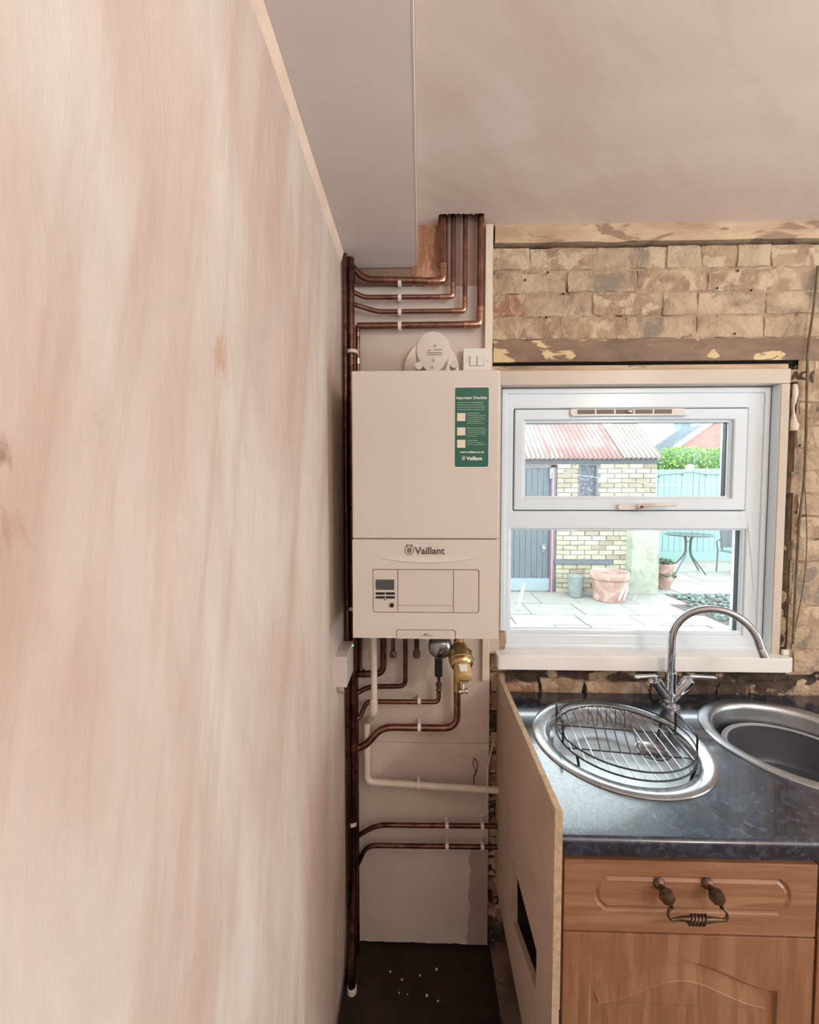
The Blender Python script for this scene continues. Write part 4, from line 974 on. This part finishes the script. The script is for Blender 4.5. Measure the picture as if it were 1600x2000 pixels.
def cabinet(dx, label, first=True):
    t = thing('base_cabinet', ((cx0+cx1)/2+dx, 1.08, 0), label, 'cabinet')
    a0, a1 = cx0+dx, cx1+dx
    cc = MB()
    (cc.box(a0-.001, a0+.016, FY+.020, 1.36, .10, ZW-.039) if not first else cc).box(a1-.016, a1+.001, FY+.020, 1.36, .10, ZW-.039).box(a0+.016, a1-.016, FY+.020, 1.36, .10, .118).box(a0+.016, a1-.016, 1.345, 1.36, .118, ZW-.039).box(a0+.016, a1-.016, FY+.020, FY+.04, ZW-.06, ZW-.039)
    cc.box(a0+.016, a1-.016, FY+.021, FY+.036, dz0-.012, dz0+.008)
    obj('carcass', cc, mat('dark_carcass_board', (70, 54, 46), rough=.8), t)
    obj('plinth', MB().box(a0, a1, FY+.06, FY+.075, 0, .0995), wood_m, t)
    g0, g1 = cq(1161, 1748)[0]+dx, cq(1546, 1748)[0]+dx; gz1, gz0 = cq(1350, 1713)[1], cq(1350, 1783)[1]
    cutx = .012; zm = (gz0+gz1)/2; hh = (gz1-gz0)
    loop = [(g0+.022, gz0), (g1-.022, gz0), (g1-.007, gz0+hh*.18), (g1, zm-hh*.12), (g1, zm+hh*.12), (g1-.007, gz1-hh*.18), (g1-.022, gz1), (g0+.022, gz1), (g0+.007, gz1-hh*.18), (g0, zm+hh*.12), (g0, zm-hh*.12), (g0+.007, gz0+hh*.18)]
    b = carved(MB(), (a0+.001, a1-.001, dz0, dz1), loop, FY, [(0, 0), (.002, .003), (.005, .0042), (.009, .0015), (.011, 0)], FY+.019)
    dw = obj('drawer', b, wood_m, t, bevel=.0012)
    # handle with two knobs and a swinging bail
    kL, kR = P(1300, 1747, FY-.022), P(1397, 1747, FY-.022)
    for k_ in (kL, kR):
        hb = MB()
        hb.lathe([(.012, 0), (.010, .004), (.006, .008), (.006, .016), (.011, .019), (.0145, .025), (.0125, .033), (.0, .038)], (k_.x+dx, FY, k_.z+.001), (0, -1, 0), 18)
        hb.tube([(k_.x+dx+.001, FY-.024, k_.z-.004), (k_.x+dx+.008, FY-.027, k_.z-.014), (k_.x+dx+.010, FY-.027, k_.z-.022)], [.0055, .0045, .0035], 10)
        obj('handle_post', hb, bronze, dw, smooth=True)
    yl = FY-.027
    a_ = Vector((kL.x+dx+.008, yl, kL.z-.020)); b_ = Vector((kR.x+dx+.010, yl, kR.z-.020)); mid = (a_+b_)/2
    lowz = P(1350, 1793, yl).z
    pts = [a_, a_+Vector((-.008, -.002, -.010)), a_+Vector((-.002, -.004, -.022)), Vector((a_.x+.018, yl-.004, lowz+.003))]
    pts += [Vector((mid.x, yl-.004, lowz)), Vector((b_.x-.018, yl-.004, lowz+.003)), b_+Vector((.002+.004, -.004, -.022)), b_+Vector((.010, -.002, -.010)), b_]
    hp_ = rnd_path(pts, .012, 5); n = len(hp_)
    obj('bail', MB().tube(hp_, [.0026+.0042*math.exp(-((i/n-.5)/.14)**2) for i in range(n)], 10), bronze, dw, smooth=True)
    tw = MB()
    for k in range(-2, 3):
        c0 = Vector((mid.x+k*.0065, yl-.004, lowz+.0005)); tw.tube([c0+Vector((.0055*cos(q_)*.6+.004*sin(q_), .0075*cos(q_), .0085*sin(q_))) for q_ in [2*pi*j/12 for j in range(12)]], .0016, 6, ring=True)
    obj('twisted_grip', tw, bronze, dw, smooth=True)
    # door with cathedral arch
    dt, db = dz0-.004, .105
    ax0, ax1 = cq(1150, 1950)[0]+dx, cq(1519, 1950)[0]+dx; zs_ = cq(1350, 1931)[1]; zpk = cq(1350, 1880)[1]
    xm_ = (ax0+ax1)/2; hw2 = (ax1-ax0)/2
    top = []
    for k in range(25):
        u = 1-2*k/24; au = abs(u)
        h = (cos(au*pi*.98)+1)/2
        top.append((xm_+hw2*u, zs_+(zpk-zs_)*h))
    loop = [(ax0, db+.06), (ax1, db+.06)]+top
    b = carved(MB(), (a0+.001, a1-.001, db, dt), loop, FY, [(0, 0), (.004, .006), (.009, .008), (.040, .002), (.041, .0012)], FY+.019)
    obj('door', b, wood_v, t, bevel=.0015)
    return t
cabinet(0, 'oak-fronted base cabinet with drawer and arched door below the drainer')
cabinet(cx1-cx0+.004, 'oak-fronted base cabinet to the right, cut off by the picture edge', False)

# ================================================================== OUTDOORS
ZG = -.02
pat = thing('patio', (1.5, 5, ZG-.06), kind='structure', label='patio of pale sandstone slabs laid in uneven rows')
obj('patio_bed', MB().box(-4, 12, 1.51, 10.4, ZG-.2, ZG-.014), joint_m, pat)
obj('garden_ground', MB().box(-40, 60, 10.4, 60, ZG-.4, ZG-.1), joint_m, pat)
yrow = 1.75
gl = [PZ(1286, 1156, ZG), PZ(1350, 1188, ZG), PZ(1440, 1229, ZG)]
def in_gravel(x, y): 
    if y > 6.62: return False
    xb = gl[0].x+(gl[2].x-gl[0].x)*(gl[0].y-y)/(gl[0].y-gl[2].y)
    return x > xb and y > 3.6
while yrow < 10.3:
    h = random.choice([.28, .42, .56, .34]) if yrow > 3.5 else .56
    if yrow < 6.65 < yrow+h+.1: h = 6.65-yrow
    x = -1.5+random.uniform(-.3, 0)
    while x < 7.5:
        w = random.choice([.42, .56, .70, .85])
        if not (in_gravel(x+w, yrow+h*.5) and in_gravel(x+w*.5, yrow)):
            b = MB().box(x, x+w-.014, yrow, yrow+h-.014, ZG-.03, ZG+random.uniform(-.004, .004))
            obj('paving_slab', b, slab_m, pat)
        x += w
    yrow += h
# gravel chips
b = MB()
for k in range(2600):
    x, y = random.uniform(2.6, 7), random.uniform(3.7, 6.6)
    if not in_gravel(x-.02, y): continue
    s = random.uniform(.015, .038); b.bx((x, y, ZG+.012), (s*2, s, s*.5), (random.uniform(-.5, .5), random.uniform(-.5, .5), random.uniform(0, 6)))
obj('slate_gravel', b, gravel_m, label='bed of loose green slate chips beside the paving', cat='gravel', kind='stuff')
# shed
YS = 6.70
def sq(px, py, y=YS): p = P(px, py, y); return p.x, p.z
shx1 = sq(1283, 950)[0]; zeave = sq(1200, 897)[1]
shed = thing('garden_shed', (1.5, YS, ZG), 'old brick outhouse with faded corrugated roof across the patio', 'shed')
dx0, dx1 = sq(1000, 1100)[0]-.25, sq(1073, 1100)[0]
wx0, wx1 = sq(1130, 930)[0], sq(1168, 930)[0]; wz0 = sq(1150, 1012)[1]
obj('wall_mass', MB().plate([(-3, ZG), (dx0-.05, ZG), (dx0-.05, 2.02), (dx1+.10, 2.02), (dx1+.10, ZG), (shx1, ZG), (shx1, zeave-.03), (-3, zeave-.03)], [rect(wx0, wx1, wz0, zeave-.07)], XZ, YS+.012, YS+.35), omortar, shed)
obj('side_wall', MB().box(shx1-.3, shx1, YS+.35, YS+2.2, ZG, zeave), omortar, shed)
z = ZG+.0; c = 0; cnt = 0
bx0, bx1 = sq(1225, 1100)[0], shx1
while z < zeave-.1 and cnt < 296:
    x = dx1+.11-(.113 if c % 2 else 0)
    while x < shx1-.02:
        a0, a1 = max(x, dx1+.11), min(x+.215, shx1-.001)
        inwin = (z+.065 > wz0 and a1 > wx0 and a0 < wx1)
        if inwin:
            if a0 < wx0: a1 = min(a1, wx0)
            elif a1 > wx1: a0 = max(a0, wx1)
            else: a1 = a0
        if a1-a0 > .04 and cnt < 296 and not (z < 1.0 and a0 > bx0+.02):
            yb = YS+random.uniform(-.006, .004)
            b = MB().box(a0+random.uniform(0, .004), a1-random.uniform(0, .004), yb, YS+.05, z, z+.064)
            obj('brick', b, random.choice([obrick[0], obrick[0], obrick[1], obrick[2]]), shed); cnt += 1
        x += .226
    z += .0765; c += 1
b = MB(); z = ZG; c = 0   # brickwork left of the door, outside the picture
while z < zeave-.1:
    x = -2.98+(.113 if c % 2 else 0)
    while x+.215 < dx0-.05: b.box(x, x+.212, YS+random.uniform(-.006, .004), YS+.02, z, z+.064); x += .226
    z += .0765; c += 1
obj('brick_courses', b, obrick[0], shed, kind='stuff')
# rendered buttress
bt = []
for k in range(20):
    zz = ZG+(1.35-ZG)*k/19; t = max(0, (zz-.9)/.45)
    w = .02*nz3(1, zz, 2, 5); x0 = bx0-.02+w+t*.08+(.06*(1-min(1, zz/.5)) if zz < .5 else 0)*-1; x1 = shx1+.03
    yf = YS-.10+t*.07
    bt.append([(x0, YS+.0, zz), (x0+.05, yf, zz), ((x0+x1)/2, yf-.01+.01*nz3(3, zz, 1, 9), zz), (x1-.02, yf, zz), (x1, YS+.02, zz)])
obj('render_patch', MB().loops(bt, closed=False).box(bx0+.1, shx1-.02, YS-.02, YS+.02, ZG, 1.3), render_m, shed, smooth=True)
zl_ = sq(1100, 1097)[1]
obj('timber_rail', MB().box(sq(1082, 1097)[0], sq(1195, 1097)[0], YS-.03, YS+.02, zl_-.035, zl_+.03), door_m, shed)
drs = obj('door', MB().box(dx0, dx1, YS+.03, YS+.07, ZG+.02, 1.98), door_m, shed)
for k in range(9):
    a = dx0+.01+(dx1-dx0-.02)*k/9
    obj('door_board', MB().box(a, a+(dx1-dx0)/9-.008, YS+.015, YS+.031, ZG+.05, 1.96), door_m, drs)
obj('door_foot_rail', MB().box(dx0, dx1, YS-.01, YS+.015, ZG+.03, ZG+.22), mat('pale_door_rail', (112, 126, 132), rough=.7), drs)
hp = sq(1062, 1071); obj('door_knob', MB().sph((hp[0], YS-.01, hp[1]), .035, 12).bx((hp[0], YS+.01, hp[1]), (.05, .012, .12)), zinc, drs, smooth=True)
obj('door_frame', MB().box(dx1+.002, dx1+.085, YS-.01, YS+.10, ZG, 2.02).box(dx0-.05, dx1+.085, YS-.01, YS+.10, 1.985, 2.02), mat('frame_grey_mauve', (98, 86, 96), (86, 78, 90), 5, .7), shed)
obj('drain_pipe', MB().tube([(dx1+.03, YS-.035, ZG), (dx1+.03, YS-.035, 1.9)], .014, 8), mat('pink_pipe', (140, 104, 110), rough=.6), shed, smooth=True)
wf = obj('shed_window', MB().plate(rect(wx0, wx1, wz0, zeave-.07), [rect(wx0+.03, wx1-.03, wz0+.03, zeave-.10)], XZ, YS-.005, YS+.06), door_m, shed)
obj('window_pane', MB().box(wx0+.03, wx1-.03, YS+.03, YS+.04, wz0+.03, zeave-.10), speck_m, wf)
hx = sq(1077, 925); obj('hinge_plate', MB().box(hx[0]-.03, hx[0]+.03, YS-.03, YS-.005, hx[1]-.08, hx[1]+.08), zinc, shed)
# corrugated roof: sheets
ev = sq(1297, 898, YS-.12); ex1 = ev[0]; ez0 = ev[1]; pitch_ = .81
rx = ex1; k = 0
shw = .60
while rx > -2.6:
    x0, x1 = rx-shw, rx
    def rf(u, v):
        x = x0+(x1-x0)*u; d = v*2.4
        return (x, YS-.12+d, ez0+.02+d*pitch_+.014*sin((x-ex1)*2*pi/.0745)+(.0 if k % 2 else .003))
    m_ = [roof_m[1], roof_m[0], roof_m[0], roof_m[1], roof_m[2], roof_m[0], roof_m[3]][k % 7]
    if 0: pass
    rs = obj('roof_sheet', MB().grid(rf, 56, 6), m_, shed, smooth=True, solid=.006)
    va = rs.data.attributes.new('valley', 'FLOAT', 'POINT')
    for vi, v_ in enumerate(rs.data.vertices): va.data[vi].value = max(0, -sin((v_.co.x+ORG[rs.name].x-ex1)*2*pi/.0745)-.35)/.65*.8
    rx -= shw-.01; k += 1
obj('fascia', MB().box(-2.5, shx1, YS-.02, YS+.012, zeave-.06, zeave+.04), door_m, shed)
# clothes line
p0_, p1_ = sq(1110, 925, 6.3), sq(1290, 947, 6.3); p2_ = sq(1440, 950, 6.3)
obj('washing_line', MB().tube([(p0_[0], 6.62, p0_[1]+.03), (p0_[0]+.5, 6.4, p0_[1]-.06), (p1_[0], 6.3, p1_[1]), (p2_[0], 6.3, p2_[1]), (p2_[0]+1.5, 6.3, p2_[1]+.1)], .0035, 6), cordw, label='thin white washing line slung across the yard in front of the shed', cat='line')
# fence
YFN = 10.0
def fq(px, py, y=YFN): p = P(px, py, y); return p.x, p.z
fn = thing('garden_fence', (fq(1340, 1000)[0], YFN, ZG), 'pale turquoise board fence at the end of the yard', 'fence')
ftop = fq(1340, 916)[1]; x = fq(1262, 1000)[0]; xe = 9.5
while x < xe:
    t = .01*sin(x*3); obj('fence_board', MB().box(x, x+.128, YFN+random.uniform(-.006, .006), YFN+.022, ZG+.22, ftop+t), fence_m, fn, bevel=.004); x += .136
obj('fence_rail', MB().box(fq(1262, 1000)[0], xe, YFN+.03, YFN+.07, ftop-.35, ftop-.27).box(fq(1262, 1000)[0], xe, YFN+.03, YFN+.07, .45, .53), fence_m, fn)
obj('gravel_board', MB().box(fq(1262, 1000)[0], xe, YFN-.01, YFN+.03, ZG-.03, ZG+.215), fence_m, fn)
pxx = fq(1352, 930)[0]
obj('fence_post', MB().box(pxx-.07, pxx+.07, YFN+.03, YFN+.14, ZG, ftop+.06).lathe([(.11, 0), (.11, .02), (.02, .06)], (pxx, YFN+.08, ftop+.06), (0, 0, 1), 4), mat('white_post', (150, 158, 156), rough=.7), fn)
g = thing('garden_light_string', (pxx, YFN-.05, ftop-.2), 'string of small garden lights hung along the fence top', 'lights')
pts = [fq(px, py, YFN-.03) for px, py in ((1285, 929), (1300, 927), (1330, 925), (1352, 922), (1375, 926), (1395, 927), (1410, 927))]
obj('wire', MB().tube([(a, YFN-.03, c_) for a, c_ in pts], .008, 6), iron, g)
for px, py in ((1287, 930), (1333, 926), (1379, 927)):
    a = fq(px, py, YFN-.04); obj('bulb', MB().sph((a[0], YFN-.045, a[1]-.01), .025, 8), iron, g, smooth=True)
# bush
b = MB(); cxb = fq(1345, 905, 11.2)
def leafquad(b, c, s):
    R_ = Euler((random.uniform(0, 6), random.uniform(0, 6), random.uniform(0, 6))).to_matrix()
    i = len(b.v); b.v += [Vector(c)+R_ @ Vector(p) for p in ((-s, 0, 0), (0, -s*.5, s*.1), (s, 0, 0), (0, s*.5, s*.1))]; b.f.append((i, i+1, i+2, i+3))
bh = thing('leafy_bush', (cxb[0], 11.3, ZG), 'bright green leafy bush rising behind the turquoise fence', 'bush')
lobes = [(fq(1302, 905, 11)[0], fq(1302, 896, 11)[1], .35), (fq(1322, 890, 11)[0], fq(1322, 893, 11)[1], .45), (fq(1350, 890, 11)[0], fq(1350, 892, 11)[1], .5), (fq(1380, 890, 11)[0], fq(1380, 894, 11)[1], .45), (fq(1405, 895, 11)[0], fq(1405, 893, 11)[1], .42), (fq(1430, 895, 11)[0], fq(1430, 890, 11)[1], .45)]
for lx, lz, lr in lobes:
    lz -= .12
    for k in range(900):
        d = Vector((random.gauss(0, 1), random.gauss(0, 1), random.gauss(0, 1))).normalized()*lr*random.uniform(.7, 1.05)
        leafquad(b, (lx+d.x, 11.2+d.y, lz+d.z*.85), random.uniform(.03, .055))
obj('foliage', b, leaf_m, bh)
core_b = MB()
for lx, lz, lr in lobes: core_b.sph((lx, 11.2, lz-.12), lr*.75, 12); core_b.tube([(lx, 11.2, ZG), (lx, 11.2, lz-.2)], .03, 6)
obj('branches', core_b, leaf_d, bh, smooth=True)
# houses
def house(name, label, xr0, zr0, xr1, zr1, y, m, ridge_px, dep=6):
    pass
h1 = thing('neighbour_house', (P(1350, 850, 22).x, 24, ZG), 'distant house with blue grey slate roof left of the red roof', 'house')
A_ = P(1272, 876, 22); B1_ = P(1322, 842, 22); C_ = P(1392, 822, 22); D_ = P(1420, 812, 22)
bs = P(1300, 880, 22)
obj('slate_roof', MB().loops([[(A_.x, 22, A_.z), (B1_.x, 22, B1_.z), (C_.x+.6, 22, C_.z+.15), (C_.x+.6, 22, bs.z-.3), (A_.x+.4, 22, bs.z-.3)], [(A_.x, 27, A_.z), (B1_.x, 27, B1_.z), (C_.x+.6, 27, C_.z+.15), (C_.x+.6, 27, bs.z-.3), (A_.x+.4, 27, bs.z-.3)]], True, True), slate_r, h1)
obj('house_wall', MB().box(A_.x+.5, C_.x+.5, 22.1, 26.9, ZG-.1, bs.z-.3), obrick[2], h1)
ch = P(1360, 838, 21.5); obj('chimney', MB().box(ch.x-.25, ch.x+.25, 22.3, 22.9, ch.z-.9, P(1360, 824, 22).z+.1).box(ch.x-.3, ch.x+.3, 22.25, 22.95, P(1360, 826, 22).z+.1, P(1360, 824, 22).z+.18), slate_r, h1)
h2 = thing('neighbour_house', (P(1400, 850, 19).x, 20, ZG), 'nearer red tiled house with white verge behind the bush', 'house')
E_ = P(1322, 876, 19); F_ = P(1412, 812, 19); G_ = P(1412, 890, 19)
pts0 = [(E_.x, E_.z), (F_.x, F_.z), (F_.x+3, F_.z), (F_.x+3, G_.z), (E_.x, G_.z-.2)]
obj('red_roof', MB().plate(pts0, [], XZ, 19, 19.4).box(E_.x+.3, F_.x+3, 19.4, 21.5, G_.z-.2, G_.z), tile_r, h2)
obj('house_wall', MB().box(E_.x+.3, F_.x+2.8, 19.1, 21.5, ZG-.1, G_.z-.2), obrick[2], h2)
dv = Vector((F_.x-E_.x, 0, F_.z-E_.z)).normalized(); nv_ = Vector((-dv.z, 0, dv.x))
obj('verge_board', MB().loops([[tuple(p+Vector((0, 0, 0))) for p in (Vector((E_.x, 18.9, E_.z)), Vector((F_.x, 18.9, F_.z)), Vector((F_.x, 18.9, F_.z))+nv_*.16, Vector((E_.x, 18.9, E_.z))+nv_*.16)], [tuple(p) for p in (Vector((E_.x, 19.1, E_.z)), Vector((F_.x, 19.1, F_.z)), Vector((F_.x, 19.1, F_.z))+nv_*.16, Vector((E_.x, 19.1, E_.z))+nv_*.16)]], True, True), white_ink, h2)
# pots
def pot(name, label, px, py, wpx, hpx, y, m, prof, soilz=.9, soilr=.8):
    c0 = P(px, py, y); s = abs(P(px+wpx/2, py, y).x-P(px-wpx/2, py, y).x)/2; hh = P(px, py-hpx, y).z-ZG
    t = thing(name, (c0.x, y, ZG), label, 'plant pot')
    obj('pot', MB().lathe([(r*s, h_*hh) for r, h_ in prof], (c0.x, y, ZG+.004), (0, 0, 1), 32, cap=False), m, t, smooth=True)
    obj('soil', MB().lathe([(soilr*s, 0), (0, .01)], (c0.x, y, ZG+soilz*hh), (0, 0, 1), 24, cap=False), soil, t)
    return t, c0.x, s, hh
pfl = [(0, 0), (.80, 0), (.82, .06), (.88, .72), (.98, .76), (1.0, .82), (1.0, .94), (.96, 1.0), (.86, .98), (.82, .9), (.8, .5)]
t, xx, s, hh = pot('terracotta_pot', 'large wide terracotta pot with swirl relief standing against the shed', 1190, 1166, 72, 50, 6.25, terra, pfl, .82, .82)
b = MB()
for k in (0, 1):
    b.tube([(xx+s*(.10+k*.28)+(.03*i), 6.25-sqrt(max(.01, .78-(.10+k*.28+.03*i/s)**2))*s*.98, ZG+hh*(.10+.14*i)) for i in range(5)], [.01, .02, .022, .018, .008], 8)
obj('swirl_relief', b, mat('pale_terracotta', (168, 150, 142), rough=.8), t, smooth=True)
pfl2 = [(0, 0), (.72, 0), (.74, .04), (.95, .92), (1.0, .94), (1.0, 1.0), (.94, 1.0), (.9, .9), (.85, .6)]
t, xx, s, hh = pot('zinc_planter', 'small grey bucket planter of stones left of the terracotta pot', 1124, 1160, 34, 36, 6.42, zinc, pfl2, .86, .85)
b = MB()
for k in range(12): a = random.uniform(0, 6.3); r = random.uniform(0, .11); b.sph((xx+r*cos(a), 6.42+r*sin(a), ZG+hh*.93), random.uniform(.02, .045), 8, (1, 1, .7))
obj('stones', b, slab_m, t, smooth=True)
pfl3 = [(0, 0), (.62, 0), (.66, .06), (.90, .35), (.96, .50), (.84, .52), (.86, .75), (.98, .86), (1.0, 1.0), (.90, 1.0), (.8, .9)]
t, xx, s, hh = pot('terracotta_planter', 'tiered terracotta strawberry planter with leaves beyond the shed corner', 1292, 1148, 46, 48, 7.05, terra, pfl3, .92, .8)
b = MB()
for k in range(160):
    a = random.uniform(0, 6.3); r = random.uniform(0, s*1.0); leafquad(b, (xx+r*cos(a), 7.05+r*sin(a), ZG+hh*1.03+random.uniform(-.02, .10)*(1-r/s*.7)), random.uniform(.02, .04))
for k in range(60): a = random.uniform(3.5, 5.9); r = s*random.uniform(.85, 1.05); leafquad(b, (xx+r*cos(a), 7.05+r*sin(a), ZG+hh*.52+random.uniform(-.02, .05)), random.uniform(.02, .035))
obj('leaves', b, leaf_d, t)
# patio table
YT = 8.5
def tq(px, py): p = P(px, py, YT); return p.x, p.z
tx0 = tq(1345, 1042)[0]; tr = .42
tt = thing('patio_table', (tx0, YT, ZG), 'round glass garden table on splayed dark metal legs', 'table')
ztb = tq(1345, 1044)[1]
obj('glass_top', MB().lathe([(0, 0), (tr-.01, 0), (tr-.01, .006), (0, .006)], (tx0, YT, ztb), (0, 0, 1), 40, cap=False), table_glass, tt, smooth=True)
obj('rim', MB().tube([(tx0+tr*cos(2*pi*k/40), YT+tr*sin(2*pi*k/40), ztb) for k in range(40)], .014, 8, ring=True), iron, tt, smooth=True)
for k in range(4):
    a = radians(25+90*k); c_, s_ = cos(a), sin(a)
    obj('leg', MB().tube(rnd_path([(tx0+.30*c_, YT+.30*s_, ztb-.012), (tx0+.07*c_, YT+.07*s_, ztb-.03), (tx0+.05*c_, YT+.05*s_, .48), (tx0+.07*c_, YT+.07*s_, .33), (tx0+.36*c_, YT+.36*s_, ZG+.005)], .08), .014, 8), iron, tt, smooth=True)
obj('leg_ring', MB().tube([(tx0+.055*cos(2*pi*k/16), YT+.055*sin(2*pi*k/16), .60) for k in range(16)], .008, 6, ring=True), iron, tt, smooth=True)
# chair
chx = tq(1420, 1100)[0]+.10; CY = 8.3
chr_ = thing('garden_chair', (chx, CY, ZG), 'dark metal garden chair with woven grey back beside the glass table', 'chair')
for s in (-1, 1):
    obj('side_frame', MB().tube(rnd_path([(chx-.27, CY+s*.25, ZG+.0), (chx-.25, CY+s*.25, .42), (chx-.28, CY+s*.26, .62), (chx+.20, CY+s*.26, .66), (chx+.24, CY+s*.24, .42), (chx+.30, CY+s*.25, ZG)], .06), .013, 8), iron, chr_, smooth=True)
obj('back_frame', MB().tube(rnd_path([(chx-.18, CY+.22, .42), (chx-.24, CY+.22, .86), (chx-.1, CY+.24, .92), (chx+.16, CY+.24, .92), (chx+.24, CY+.22, .84), (chx+.2, CY+.22, .42)], .06), .013, 8), iron, chr_, smooth=True)
obj('back_mesh', MB().box(chx-.22, chx+.22, CY+.215, CY+.225, .48, .90), mesh_seat, chr_)
obj('seat', MB().box(chx-.24, chx+.24, CY-.22, CY+.22, .405, .425), mesh_seat, chr_, bevel=.005)
# pale curved offcut on patio
L = []
for k in range(12):
    t = k/11; p = P(1009+t*17-5*sin(t*pi)*-0, 1203-t*62, 5.6); w = .006+.030*t*(1.35-t)
    L.append([(p.x+w*cos(a), 5.6+.008*sin(a)+.05*t, max(ZG+.02, p.z)) for a in [2*pi*j/8 for j in range(8)]])
obj('pale_curved_sliver', MB().loops(L, True, True), white_ink, smooth=True, label='pale curved strip standing upright on the slabs near the left door', cat='sliver')
